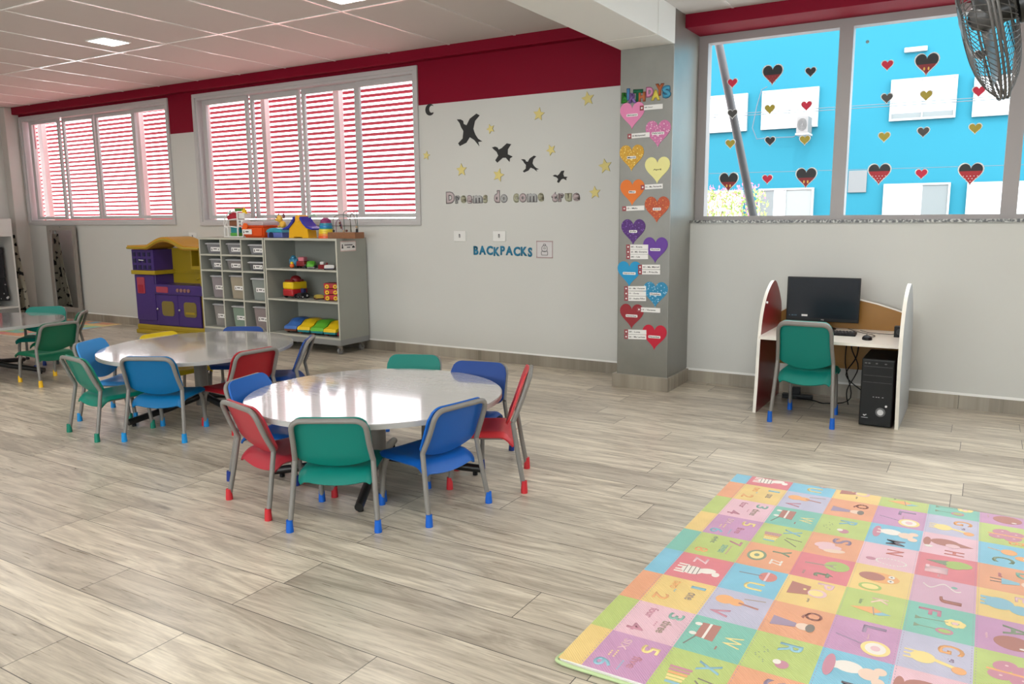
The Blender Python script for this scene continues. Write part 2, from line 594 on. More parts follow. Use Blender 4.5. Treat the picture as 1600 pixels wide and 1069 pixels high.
# ------------------------------------------------------------------ blue building across the street
FY = 14
bl = thing('neighbouring_building', 'bright blue building with white windows seen through the picture window', 'building', (0, 0, 0))
BLUE = pm('sky_blue_render', (.019, .138, .195), .9, spec=.1, var=.05, vs=.6)
MB().box(-7.2, 6, FY, FY + 3, -.3, 6.5).build('wall', BLUE, bl)
WFR = pm('window_white_outside', (.30, .33, .34), .5)
SHADE = pm('roller_blind_white', (.62, .67, .69), .7)
MESHG = pm('grey_window_mesh', (.13, .15, .155), .7)
for (a, c, z0, z1, mesh) in ((-4.8, -3.69, 2.81, 3.43, 0), (-3.45, -2.545, 2.81, 3.44, 0), (-1.485, -.58, 2.82, 3.44, 1), (-.365, .6, 2.81, 3.38, 0),
                             (-3.445, -2.548, .95, 1.834, 2), (-4.7, -3.71, .95, 1.82, 0), (-1.5, -.57, .95, 1.86, 3), (-.35, .7, .95, 1.855, 1), (1.0, 1.9, .95, 1.855, 0), (1.0, 1.9, 2.81, 3.4, 0)):
    b = MB()
    f = .03
    ring_frame(b, a, c, z0, z1, f, FY - .06, FY + .01)
    b.box((a + c) / 2 - .01, (a + c) / 2 + .01, FY - .055, FY + .01, z0 + f, z1 - f)
    w = b.build('window', WFR, bl)
    MB().box(a + f, c - f, FY - .03, FY + .005, z0 + f, z1 - f).build('blind', SHADE, w)
    if mesh == 1:
        MB().box(a + f, c - f, FY - .045, FY - .032, z0 + .02, z0 + .11).build('mesh_screen', MESHG, w)
    if mesh == 2:
        MB().box(a + f, a + .25, FY - .045, FY - .032, z0 + .02, z1 - .03).build('mesh_screen', MESHG, w)
        MB().box(-2.98, c - f, FY - .045, FY - .032, z0 + .02, z1 - .03).build('mesh_screen', pm('pale_mesh', (.20, .22, .22), .7), w)
    if mesh == 3:
        MB().box(-.95, c - f, FY - .045, FY - .032, z0 + .02, z1 - .03).build('mesh_screen', MESHG, w)
MB().box(-2.03, -1.757, FY - .03, FY + .01, 1.738, 2.085, bev=.005).build('vent', pm('grey_vent', (.13, .14, .145), .7), bl)
MB().box(-1.333, -1.018, FY - .06, FY + .01, 3.83, 3.90, bev=.01).build('wall_lamp', WFR, bl)
t = thing('air_conditioner', 'grey air conditioner unit mounted on the blue building below a window', 'air conditioner', (-2.71, FY - .27, 2.69))
MB().box(-.09, .09, -.14, .18, 0, .26, bev=.008).build('casing', pm('ac_casing', (.16, .16, .16), .6), t)
b = MB()
for k in range(4):
    rr = .02 + .016 * k
    b.tube([(rr * cos(a), -.148, .13 + 1.35 * rr * sin(a)) for a in [2 * pi * i / 16 for i in range(16)]], .003, seg=5, closed=True)
b.build('fan_grille', pm('ac_grille', (.03, .03, .03), .5), t)
MB().box(-.10, .10, -.14, .2, -.03, 0).build('bracket', pm('ac_bracket', (.35, .35, .35), .5), t)
tag(MB().tube([(-3.36, FY - .09, 3.50), (-3.45, FY - .09, 3.46), (-3.52, FY - .09, 3.2), (-3.58, FY - .09, 2.85), (-3.5, FY - .09, 2.66), (-3.3, FY - .09, 2.67), (-2.9, FY - .1, 2.66), (-2.82, FY - .1, 2.72)], .008, seg=6).build('drain_hose', pm('hose_grey', (.07, .10, .13), .6), smooth=True), 'thin grey hose looping down the blue wall to the air conditioner', 'hose')
for k, z in enumerate((2.53, 2.555, 1.915)):
    tag(MB().tube([(-8 + i, 9, z + .004 * (i - 8) - .03 * i * .3 + .02 * (i - 8) ** 2 * .04) for i in range(0, 17)], .004 if k < 2 else .003, seg=5).build('overhead_wire', pm('wire_grey', (.10, .13, .15), .7)),
        ('upper thin overhead wire crossing outside the picture window', 'lower one of the pair of overhead wires outside the picture window', 'single low overhead wire outside the picture window')[k], 'wire', 'overhead wires outside')
tag(MB().tube([(-1.37, 7.25, -.02), (-1.815, 7.2, 1.39), (-2.172, 7.2, 2.88), (-2.4, 7.2, 3.8)], .036, seg=14).build('leaning_post', pm('galvanised_post', (.07, .07, .075), .6, metal=0, var=.2, vs=12), smooth=True), 'leaning grey steel post outside the left pane of the picture window', 'post')
# flowering shrub
t = thing('flowering_shrub', 'pale shrub with pink flowers outside the lower left of the picture window', 'shrub', (-2.8, 10, 0))
rnd = random.Random(3)
def blobs(n, sz, zr, jit):
    bm = MB()
    tt = bmesh.new()
    for i in range(n):
        a = rnd.uniform(0, 2 * pi); r = jit * rnd.random() ** .5
        z = rnd.uniform(*zr)
        c = Vector((r * cos(a) * 1.1, r * sin(a) * .6, z))
        q = Euler((rnd.uniform(0, 3), rnd.uniform(0, 3), rnd.uniform(0, 3))).to_matrix()
        vs = [tt.verts.new(c + q @ Vector(p) * sz * rnd.uniform(.6, 1.3)) for p in ((-1, 0, 0), (0, -.45, 0), (1, 0, 0), (0, .45, .15))]
        tt.faces.new(vs)
    return bm.take(tt)
blobs(1100, .03, (.9, 1.70), .42).build('foliage', pm('shrub_leaf', (.30, .42, .12), .7), t)
blobs(420, .022, (1.05, 1.78), .42).build('flowers', pm('shrub_flower', (.85, .20, .42), .7), t)
b = MB()
for k in range(7):
    a = k * .9
    b.tube([(0, 0, 0), (.08 * cos(a), .06 * sin(a), .6), (.3 * cos(a), .2 * sin(a), 1.45)], .015, r1=.005, seg=6)
b.build('stem', pm('shrub_stem', (.2, .14, .08), .8), t)
# ------------------------------------------------------------------ ceiling lights
LED = pm('led_diffuser', (.9, .9, .88), .4, emit=(1, .96, .90), es=14)
LRIM = pm('led_rim', (.85, .85, .84), .4)
def led(x, y, z, label):
    t = thing('ceiling_light', label, 'ceiling light', (x, y, z), 0, 'square recessed ceiling lights')
    b = MB(); s = .135
    b.box(-s, s, -s, -s + .012, -.008, .001); b.box(-s, s, s - .012, s, -.008, .001)
    b.box(-s, -s + .012, -s + .012, s - .012, -.008, .001); b.box(s - .012, s, -s + .012, s - .012, -.008, .001)
    b.build('rim', LRIM, t)
    MB().box(-s + .012, s - .012, -s + .012, s - .012, -.005, .001).build('diffuser', LED, t)
    d = bpy.data.lights.new('panel_glow', 'AREA'); d.size = .24; d.energy = LEDW; d.color = (1, .95, .88)
    d.spread = radians(170)
    o = bpy.data.objects.new('panel_glow', d); COL.objects.link(o); o.parent = t; o.location = (0, 0, -.012)
LEDW = 9
led(-6.985, 4.57, 3.0, 'small square ceiling light glowing above the middle of the left windows')
led(-4.20, 4.62, 3.0, 'square ceiling light cut by the top edge of the picture')
for x, y in ((-9.8, 4.57), (-9.8, 1.75), (-6.985, 1.75), (-4.2, 1.75), (-9.8, -1.1), (-6.985, -1.1), (-4.2, -1.1)):
    led(x, y, 3.0, 'square ceiling light outside the photographed view')
for x, y in ((-.7, 4.6), (1.5, 4.6), (-.7, 1.75), (1.5, 1.75), (-.7, -1.1), (1.5, -1.1)):
    led(x, y, 2.93, 'square ceiling light outside the photographed view')

# ------------------------------------------------------------------ chairs
def cm(name, c, rough=.32):
    return pm(name, c, .42, spec=.35)
PL = {
    'teal': cm('teal_plastic', (0.000, 0.188, 0.152)), 'green': cm('green_plastic', (0.003, 0.120, 0.060)),
    'red': cm('red_plastic', (0.400, 0.028, 0.044)), 'scarlet': cm('bright_red_plastic', (0.544, 0.036, 0.044)), 'crimson': cm('crimson_plastic', (0.336, 0.008, 0.016)),
    'blue': cm('blue_plastic', (0.004, 0.104, 0.440)), 'azure': cm('azure_plastic', (0.000, 0.136, 0.336)), 'sky': cm('sky_blue_plastic', (0.036, 0.264, 0.640)),
    'navy': cm('navy_plastic', (0.003, 0.045, 0.235)), 'yellow': cm('yellow_plastic', (0.680, 0.496, 0.008)), 'jade': cm('jade_plastic', (0.000, 0.192, 0.136)),
}
CAPM = {'b': pm('blue_rubber_foot', (.0, .11, .55), .45), 'r': pm('red_rubber_foot', (.55, .02, .03), .45), 'y': pm('yellow_rubber_foot', (.85, .50, .01), .45),
        'g': pm('green_rubber_foot', (.0, .20, .13), .45), 'n': pm('navy_rubber_foot', (.005, .03, .22), .45), 'k': pm('black_rubber_foot', (.02, .03, .03), .5), 'a': pm('azure_rubber_foot', (.0, .25, .62), .45)}
TR = .0125
def bez(pts, n=6):
    """round the inner corners of a polyline"""
    P = [Vector(p) for p in pts]
    out = [P[0]]
    for a, b, c in zip(P, P[1:], P[2:]):
        la, lc = (a - b).length, (c - b).length
        r = min(.055, la * .45, lc * .45)
        p0 = b + (a - b).normalized() * r
        p2 = b + (c - b).normalized() * r
        for k in range(n + 1):
            t = k / n
            out.append(p0 * (1 - t) ** 2 + b * 2 * t * (1 - t) + p2 * t * t)
    out.append(P[-1])
    return out
def grid_shell(fn, nu, nv, th, mat_=None):
    """shell from a surface function fn(u,v)->Vector, thickness along its normal, closed rim"""
    t = bmesh.new()
    P = [[fn(i / nu, j / nv) for j in range(nv + 1)] for i in range(nu + 1)]
    def nrm(i, j):
        a = P[min(i + 1, nu)][j] - P[max(i - 1, 0)][j]
        b_ = P[i][min(j + 1, nv)] - P[i][max(j - 1, 0)]
        c = a.cross(b_)
        return c.normalized() if c.length > 1e-12 else Vector((0, 0, 1))
    N = [[nrm(i, j) for j in range(nv + 1)] for i in range(nu + 1)]
    A = [[t.verts.new(P[i][j] + N[i][j] * th * .5) for j in range(nv + 1)] for i in range(nu + 1)]
    B = [[t.verts.new(P[i][j] - N[i][j] * th * .5) for j in range(nv + 1)] for i in range(nu + 1)]
    for i in range(nu):
        for j in range(nv):
            t.faces.new((A[i][j], A[i + 1][j], A[i + 1][j + 1], A[i][j + 1]))
            t.faces.new((B[i][j], B[i][j + 1], B[i + 1][j + 1], B[i + 1][j]))
    rim = [(i, 0) for i in range(nu)] + [(nu, j) for j in range(nv)] + [(i, nv) for i in range(nu, 0, -1)] + [(0, j) for j in range(nv, 0, -1)]
    for k in range(len(rim)):
        (i, j), (m, n) = rim[k], rim[(k + 1) % len(rim)]
        t.faces.new((A[i][j], B[i][j], B[m][n], A[m][n]))
    bmesh.ops.recalc_face_normals(t, faces=t.faces[:])
    return t
def sq_uv(u, v, k=.75):
    """unit square -> superellipse-ish rounded square in [-1,1]^2"""
    x, y = 2 * u - 1, 2 * v - 1
    fx = x * math.sqrt(1 - .5 * y * y * (1 - k) * 2 * abs(y) ** 2)
    fy = y * math.sqrt(1 - .5 * x * x * (1 - k) * 2 * abs(x) ** 2)
    return fx, fy
def seat_bm():
    def fn(u, v):
        x, y = 2 * u - 1, 2 * v - 1
        yy = .235 + .19 * y
        hw = .171 - .012 * max(0, (abs(y) - .86) / .14) ** 2
        z = .272 - .012 * (1 - x * x) * (1 - min(1, y * y)) - .004
        if y < -.55:
            q = (-.55 - y) / .45
            z -= q * q * (.046 + .024 * (1 - x * x))
            yy += .012 * q * q
        if y > .7:
            q = (y - .7) / .3
            z -= q * q * .030
            yy -= .008 * q
        z -= .020 * max(0, (abs(x) - .8) / .2) ** 2
        return Vector((x * hw, yy, z))
    return grid_shell(fn, 20, 24, .010)
def back_bm():
    R_ = .060
    def fn(u, v):
        x = 2 * u - 1
        hw, zt = .1765, .534
        X = x * hw
        zb = .322 - .040 * (1 - x * x)
        zb += max(0, (abs(X) - (hw - .02)) / .02) ** 2 * .014
        top = zt
        if abs(X) > hw - R_:
            d = abs(X) - (hw - R_)
            top = zt - R_ + math.sqrt(max(0, R_ * R_ - d * d))
        z = zb + (top - zb) * v
        yy = .062 - .092 * ((z - .30) / .23) + .026 - .011 * (1 - x * x)
        if z < .335: yy += (.335 - z) * .25
        return Vector((X, yy, z))
    return grid_shell(fn, 28, 16, .011)
SEAT_ME = BACK_ME = None
def make_chair(label, col, caps, group=None):
    """local +Y is the way the sitter faces; origin on the floor midway between the rear feet"""
    t = thing('school_chair', label, 'chair', (0, 0, 0), 0, group)
    m = PL[col]
    b = MB(); b.take(seat_bm(), m); b.build('seat', m, t, smooth=True)
    b = MB(); b.take(back_bm(), m); b.build('backrest', m, t, smooth=True)
    kz, ky, kx = .32, .056, .178
    b = MB()
    pts = [(-kx, ky, kz), (-.170, .018, .40), (-.166, -.030, .522), (.166, -.030, .522), (.170, .018, .40), (kx, ky, kz)]
    b.tube(bez(pts, 7), TR, seg=10)
    b.build('back_frame', STEEL, t, smooth=True)
    b = MB()
    for s in (-1, 1):
        b.tube([(s * .150, .11, .243), (s * .150, .20, .243), (s * .146, .335, .246)], TR * .8, seg=8)
    b.tube([(-.148, .30, .243), (.148, .30, .243)], TR * .7, seg=8); b.tube([(-.150, .11, .243), (.150, .11, .243)], TR * .7, seg=8)
    b.build('seat_frame', STEEL, t, smooth=True)
    for s in (-1, 1):
        b = MB(); b.tube([(s * .200, .0, .02), (s * .189, .028, .16), (s * kx, ky, kz)], TR, seg=10)
        lg = b.build('leg', STEEL, t, smooth=True)
        MB().lathe((s * .2005, -.001, 0), [(.0175, 0), (.0175, .012), (.0148, .05), (.0148, .056), (.0, .056)], seg=12).build('foot_cap', caps_mat(caps[0]), lg, smooth=True)
        b = MB(); b.tube(bez([(s * .155, .388, .02), (s * .152, .365, .20), (s * .148, .335, .252)], 4), TR, seg=10)
        lg = b.build('leg', STEEL, t, smooth=True)
        MB().lathe((s * .1552, .389, 0), [(.0175, 0), (.0175, .012), (.0148, .05), (.0148, .056), (.0, .056)], seg=12).build('foot_cap', caps_mat(caps[-1]), lg, smooth=True)
    return t
def caps_mat(k):
    return CAPM[k]
chair_proto = make_chair('prototype', 'teal', 'b')
def recolour(t, col, caps):
    def rep(o, m):
        if m.name != o.data.materials[0].name:
            key = (o.data.name, m.name)
            if key not in CACHE:
                d = o.data.copy(); d.materials[0] = m; CACHE[key] = d
            o.data = CACHE[key]
    n = 0
    for ch in t.children:
        nm = ch.name.split('.')[0]
        if nm in ('seat', 'backrest'): rep(ch, PL[col])
        if nm == 'leg':
            for g in ch.children:
                rep(g, CAPM[caps[n % len(caps)]])
            n += 1
CACHE = {}
used = []
def place(x, y, head, col, caps, label, group='children\'s chairs round the tables', sz=1., sy=1., sx=1.):
    if used:
        t = copy_tree(chair_proto)
    else:
        t = chair_proto
    used.append((t, col, caps))
    t.location = (x, y, 0)
    t.rotation_euler = (0, 0, radians(head - 90))
    t.scale = (sx, sy, sz)
    t['label'] = label
    if group: t['group'] = group
    return t
G1, G2, G3 = 'chairs round the nearest table', 'chairs round the middle table', 'chairs round the far left table'
place(-3.006, 2.494, 75.9, 'red', 'r', 'dusty red school chair with red feet at the left front of the nearest table', G1)
place(-2.444, 2.494, 119.7, 'teal', 'b', 'teal school chair with blue feet, its back to the camera at the nearest table', G1)
place(-2.071, 2.953, 169.8, 'blue', 'b', 'bright blue school chair seen from behind at the right front of the nearest table', G1, sz=1.03)
place(-2.048, 3.538, 207.9, 'scarlet', 'r', 'bright red school chair seen side on at the right of the nearest table', G1, sz=1.14)
place(-2.59, 3.925, 282.7, 'navy', 'n', 'royal blue school chair behind the right rim of the nearest table', G1)
place(-3.15, 4.01, 292, 'teal', 'b', 'teal school chair mostly hidden behind the far rim of the nearest table', G1, sz=.97)
place(-3.475, 2.935, 12, 'blue', 'n', 'blue school chair tucked under the left rim of the nearest table', G1)
place(-4.994, 2.856, 82.6, 'jade', 'g', 'green school chair with green feet at the left front of the middle table', G2)
place(-4.471, 3.010, 116.0, 'azure', 'a', 'light blue school chair with its back to the camera at the middle table', G2, sz=1.04)
place(-5.504, 3.267, 25.6, 'sky', 'a', 'pale sky blue school chair at the left end of the middle table', G2, sz=1.02)
place(-5.63, 3.90, 0, 'yellow', 'y', 'yellow school chair behind the left rim of the middle table', G2, sz=.95)
place(-5.31, 4.47, 300, 'navy', 'n', 'dark blue school chair behind the far rim of the middle table', G2, sz=.95)
place(-4.27, 4.17, 216, 'navy', 'n', 'dark blue school chair turned side on at the right end of the middle table', G2)
place(-4.14, 3.57, 176.5, 'crimson', 'r', 'deep red school chair seen from behind at the right front of the middle table', G2, sz=1.02)
place(-6.835, 3.785, 181.5, 'green', 'y', 'dark green school chair with yellow feet at the far left table', G3)
place(-7.47, 4.36, 228, 'green', 'n', 'dark green school chair side on behind the yellow footed one', G3)
place(-8.20, 4.43, 316, 'teal', 'k', 'teal school chair behind the far left table, facing the camera', G3, sz=1.0, sx=1.05)
place(-1.001, 5.415, 90, 'teal', 'b', 'teal school chair with blue feet pushed up to the computer desk', None, sz=1.32, sy=1.08)
for t, col, caps in used:
    recolour(t, col, caps)

# ------------------------------------------------------------------ round tables
def table_top_mat():
    k = NB('white_gloss_laminate')
    k.b.inputs['Base Color'].default_value = (.50, .50, .50, 1)
    k.b.inputs['Coat Weight'].default_value = 1
    k.b.inputs['Coat IOR'].default_value = 1.9
    k.b.inputs['Coat Roughness'].default_value = .06
    tc = k.n('ShaderNodeTexCoord')
    mp = k.n('ShaderNodeMapping'); mp.inputs['Scale'].default_value = (3, 26, 1)
    k.l(tc.outputs['Object'], mp.inputs[0])
    n = k.n('ShaderNodeTexNoise'); n.inputs['Scale'].default_value = 2; n.inputs['Detail'].default_value = 5
    k.l(mp.outputs[0], n.inputs['Vector'])
    k.l(k.math('ADD', k.math('MULTIPLY', n.outputs[0], .16), .05), k.b.inputs['Roughness'])
    bp = k.n('ShaderNodeBump'); bp.inputs['Strength'].default_value = .10; bp.inputs['Distance'].default_value = .01
    k.l(n.outputs[0], bp.inputs['Height']); k.l(bp.outputs[0], k.b.inputs['Normal'])
    k.b.inputs['Specular IOR Level'].default_value = .9
    return k.m
TOPM = table_top_mat()
RIMM = pm('table_grey_rim', (.42, .42, .41), .35)
def round_table(x, y, h, rx, ry, ang, basea, label):
    t = thing('round_table', label, 'table', (x, y, 0), 0, 'low round classroom tables')
    t.rotation_euler = (0, 0, 0)
    R = Matrix.Rotation(ang, 4, 'Z')
    b = MB()
    tt = bmesh.new()
    bmesh.ops.create_cone(tt, cap_ends=True, segments=96, radius1=1, radius2=1, depth=.0035)
    tt.transform(T(0, 0, h - .00175) @ R @ Matrix.Diagonal((rx - .004, ry - .004, 1, 1)))
    b.take(tt, TOPM)
    b.build('tabletop', TOPM, t)
    b = MB()
    tt = bmesh.new()
    bmesh.ops.create_cone(tt, cap_ends=True, segments=96, radius1=1, radius2=1, depth=.022)
    tt.transform(T(0, 0, h - .0035 - .011) @ R @ Matrix.Diagonal((rx, ry, 1, 1)))
    b.take(tt); b.build('edge_band', RIMM, t, smooth=True)
    b = MB()
    b.cyl((0, 0), .046, .05, h - .03, seg=28)
    b.build('column', STEEL, t, smooth=True)
    b = MB()
    for k in range(4):
        a = basea + k * pi / 2
        b.box(-.02, .30, -.02, .02, h - .045, h - .0255, mat=Matrix.Rotation(a, 4, 'Z'))
    b.build('top_brace', BLACKS, t)
    for k in range(4):
        a = basea + k * pi / 2
        c, s = cos(a), sin(a)
        b = MB()
        b.tube([(c * .03, s * .03, .115), (c * .25, s * .25, .075), (c * .57, s * .57, .034)], .026, r1=.022, seg=12)
        lg = b.build('leg', BLACKS, t, smooth=True)
        MB().cyl((c * .53, s * .53), .014, 0, .02, seg=10).build('glide', BLACKP, lg)
    return t
round_table(-2.785, 3.203, .468, .682, .682, 0, radians(31), 'nearest white round table with seven chairs and a bright window reflection')
round_table(-4.90, 3.715, .49, .658, .735, .53, radians(-5), 'middle white round table beside the storage shelves')
round_table(-7.91, 3.66, .49, .69, .69, 0, radians(29), 'white round table cut off by the left edge of the picture')

# ------------------------------------------------------------------ storage cabinets
CF, CB_ = 5.985, 6.425
def cabinet(name, label, x0, x1, cols, shelves, full=True):
    t = thing(name, label, 'cabinet', ((x0 + x1) / 2, (CF + CB_) / 2, 0), 0)
    ox, oy = -(x0 + x1) / 2, -(CF + CB_) / 2
    def P(n, a, b_, c, d, e, f, m, par=t):
        return MB().box(a + ox, b_ + ox, c + oy, d + oy, e, f, m, bev=.0015).build(n, None, par)
    th = .018
    P('top_panel', x0, x1, CF, CB_, 1.195 - .022, 1.195, GREYC)
    P('side_panel', x0, x0 + th, CF, CB_, .155, 1.173, GREYC)
    P('side_panel', x1 - th, x1, CF, CB_, .155, 1.173, GREYC)
    P('back_panel', x0 + th, x1 - th, CB_ - .012, CB_, .155, 1.173, GREYC)
    P('bottom_panel', x0 + th, x1 - th, CF, CB_ - .012, .155, .175, GREYC)
    P('plinth', x0, x1, CF, CB_, .098, .155, GREYD)
    for c in cols:
        P('divider', c - th / 2, c + th / 2, CF + .002, CB_ - .012, .175, 1.173, GREYC)
    for z in shelves:
        P('shelf', x0 + th, x1 - th, CF + .004, CB_ - .012, z - th, z, GREYC)
    # pale edge strips
    b = MB()
    y0, y1 = CF - .0016 + oy, CF + .0006 + oy
    b.box(x0 + ox, x1 + ox, y0, y1, 1.173, 1.195); b.box(x0 + ox, x0 + th + ox, y0, y1, .155, 1.173); b.box(x1 - th + ox, x1 + ox, y0, y1, .155, 1.173)
    b.box(x0 + ox + th, x1 + ox - th, y0, y1, .155, .175)
    for c in cols: b.box(c - th / 2 + ox, c + th / 2 + ox, y0 + .002, y1 + .002, .175, 1.173)
    for z in shelves: b.box(x0 + th + ox, x1 - th + ox, y0 + .001, y1 + .003, z - th, z)
    b.build('edge_strips', GREYE, t)
    for cx in (x0 + .06, x1 - .06):
        for cy in (CF + .05, CB_ - .06):
            b = MB()
            b.box(-.028, .028, -.028, .028, .088, .098)
            for s in (-1, 1):
                b.prism([(-.02, 0), (.02, 0), (.012, -.055), (-.012, -.055)], .003, mat=T(s * .017 - .0015, 0, .088) @ Matrix.Rotation(pi / 2, 4, 'Z') @ Matrix.Rotation(pi / 2, 4, 'X'))
            cs = b.build('caster', CHROME, t, loc=(cx + ox, cy + oy, 0))
            tt = MB(); tt.cyl((0, 0), .033, -.011, .011, seg=24, mat=T(0, .0, .033) @ Matrix.Rotation(pi / 2, 4, 'Y'))
            w = tt.build('wheel', pm('caster_wheel', (.22, .22, .22), .5), cs, smooth=True)
    return t
cub = cabinet('cubby_cabinet', 'pale grey cabinet with twelve cubbies holding lidded boxes', -7.77, -6.712, (-7.405, -7.07), (1.009, .832, .505))
opn = cabinet('open_cabinet', 'pale grey open cabinet on casters holding toy cars', -6.700, -5.65, (), (.873, .548))
# card on the side of the open cabinet
t = thing('shelf_card', 'small white card with a striped border on the side of the open cabinet', 'card', (-5.6485, 6.15, 1.115))
MR = Matrix.Rotation(pi / 2, 4, 'Z') @ Matrix.Rotation(pi / 2, 4, 'X')
MB().prism([(-.115, -.052), (.115, -.052), (.115, .052), (-.115, .052)], .0015, mat=MR).build('card', PAPER, t)
b = MB()
for k in range(24):
    x = -.112 + k * .0097
    for y in (-.0475, .0475):
        b.prism([(x - .003, y - .004), (x + .001, y - .004), (x + .004, y + .004), (x, y + .004)], .0006, mat=T(.0015, 0, 0) @ MR)
for k in range(10):
    y = -.043 + k * .0096
    for x in (-.111, .111):
        b.prism([(x - .003, y - .002), (x + .003, y - .002), (x + .003, y + .002), (x - .003, y + .002)], .0006, mat=T(.0015, 0, 0) @ MR)
b.build('striped_border', pm('brick_red_ink', (.45, .12, .10), .7), t)
b = MB()
MQ = T(.0015, 0, 0) @ MR
b.prism([(-.055, .008), (.065, .008), (.065, .017), (-.055, .017)], .0005, mat=MQ)
b.prism([(-.02, -.016), (.03, -.016), (.03, -.008), (-.02, -.008)], .0005, mat=MQ)
b.prism(ell(.078, -.012, .024, .008), .0005, mat=MQ); b.prism(ell(.078, -.004, .012, .008), .0005, mat=MQ)
b.prism(ell(-.085, .012, .008, .010), .0005, mat=MQ); b.prism([(-.098, -.022), (-.072, -.022), (-.078, .004), (-.092, .004)], .0005, mat=MQ)
b.build('print', INK, t)

# lidded boxes
def frost(name, c, a):
    m = pm(name, c, .25, alpha=a)
    return m
def storage_box(x0, x1, z0, z1, colr, cont, label, k, yf=None, rz=0):
    y0 = CF + .035 if yf is None else yf
    cx = (x0 + x1) / 2
    t = thing('storage_box', label, 'storage box', (cx, y0 + .18, z0), rz, 'lidded boxes in the cubbies')
    w, h = (x1 - x0) / 2, z1 - z0
    M = frost('frosted_' + k, colr, .72)
    b = MB()
    tt = bmesh.new()
    bmesh.ops.create_cube(tt, size=1)
    for v in tt.verts:
        s = 1 if v.co.z > 0 else .90
        v.co = Vector((v.co.x * 2 * (w - .006) * s, v.co.y * .34 * s, .0005 if v.co.z < 0 else h - .016))
    bmesh.ops.bevel(tt, geom=tt.edges[:], offset=.008, segments=2, affect='EDGES')
    b.take(tt); b.build('body', M, t)
    lm = pm('frosted_lid', (.50, .51, .53), .25)
    b = MB(); b.box(-w, w, -.178, .178, h - .018, h - .004, bev=.004); b.box(-w + .012, w - .012, -.165, .165, h - .006, h, bev=.002)
    b.build('lid', lm, t)
    r = random.Random(int(cx * 1000 + z0 * 777))
    b = MB()
    hh = (h - .03) * (.8 if h > .15 else .55)
    n = 14 if h > .15 else 9
    ms = [pm('toy_piece_%s' % q, q2, .5) for q, q2 in (cont)]
    for i in range(n):
        s = r.uniform(.022, .036)
        px, py, pz = r.uniform(-w * .6, w * .6), r.uniform(-.12, -.03), r.uniform(.03, max(.035, hh - .02))
        b.box(-s / 2, s / 2, -s / 2, s / 2, -s / 2, s / 2, r.choice(ms), bev=.003, mat=T(px, py, pz) @ Euler((r.random(), r.random(), r.random())).to_matrix().to_4x4(), seg=1)
    b.build('contents', None, t)
    # label
    lw, lh = w * .56, min(.019, h * .2) + .004
    lz = h * (.42 if h < .15 else .47)
    tilt = Matrix.Rotation(atan2(.017, h) * 1.0, 4, 'X')
    L = T(.022, -.1745 + .012 * (1 - lz / h), lz) @ Matrix.Rotation(RX, 4, 'X')
    lb = MB().prism([(-lw, -lh), (lw, -lh), (lw, lh), (-lw, lh)], .0012, mat=L).build('label_card', PAPER, t)
    b = MB(); L2 = T(0, -.0012, 0) @ L
    b.prism([(-lw * .4, -lh * .1), (lw * .35, -lh * .1), (lw * .35, lh * .35), (-lw * .4, lh * .35)], .0004, mat=L2)
    b.prism(ell(-lw * .75, lh * .25, lh * .25, lh * .3, 10), .0004, mat=L2)
    b.prism([(-lw * .88, -lh * .6), (-lw * .62, -lh * .6), (-lw * .68, lh * .0), (-lw * .82, lh * .0)], .0004, mat=L2)
    b.prism(ell(lw * .7, -lh * .1, lh * .3, lh * .4, 10), .0004, mat=L2)
    b.build('print', INK, lb)
    return t
P_ = lambda *a: list(a)
pk, br, tn, tg_, gn, wh, rd, yl, tl, dk = ('pink', (.55, .25, .35)), ('maroon', (.30, .08, .10)), ('tan', (.62, .45, .22)), ('wood', (.65, .50, .30)), ('leaf', (.12, .42, .10)), ('ivory', (.65, .65, .6)), ('brick', (.5, .08, .05)), ('ochre', (.7, .45, .05)), ('seagreen', (.08, .36, .34)), ('coal', (.05, .05, .05))
GB = (.30, .30, .32)
boxes = [
 (-7.71, -7.435, 1.010, 1.135, GB, [dk, wh], 'top left storage box, first column of cubbies', 'smoke'),
 (-7.36, -7.10, 1.010, 1.135, GB, [dk, wh], 'top row storage box, centre column of cubbies', 'smoke'),
 (-7.00, -6.75, 1.010, 1.125, GB, [dk], 'top right storage box, third column of cubbies', 'smoke'),
 (-7.66, -7.43, .833, .955, GB, [wh, dk], 'second row storage box, first column of cubbies', 'smoke'),
 (-7.38, -7.11, .833, .955, (.32, .30, .30), [br, wh], 'second row storage box, centre column, pinkish contents', 'smoke_pink'),
 (-7.02, -6.76, .833, .935, (.16, .16, .17), [dk], 'dark second row storage box, third column of cubbies', 'charcoal'),
 (-7.66, -7.43, .506, .765, (.36, .32, .34), [pk, br, wh], 'third row storage box, first column, mauve pieces inside', 'mauve'),
 (-7.34, -7.10, .506, .775, (.48, .42, .32), [tn, tg_], 'third row storage box, centre column, wooden blocks inside', 'straw'),
 (-6.99, -6.745, .506, .755, (.34, .38, .36), [tl, wh, tg_], 'third row storage box, third column, teal and cream pieces inside', 'sage'),
 (-7.65, -7.42, .176, .44, (.36, .34, .33), [br, tg_, pk], 'bottom storage box, first column, brown and pink pieces inside', 'taupe'),
 (-7.33, -7.095, .176, .43, (.30, .40, .32), [gn, tl], 'bottom storage box, centre column, green pieces inside', 'mint'),
 (-6.98, -6.74, .176, .44, (.36, .30, .30), [br, rd, dk], 'bottom storage box, third column, dark red pieces inside', 'rose'),
]
for bx in boxes:
    storage_box(*bx)

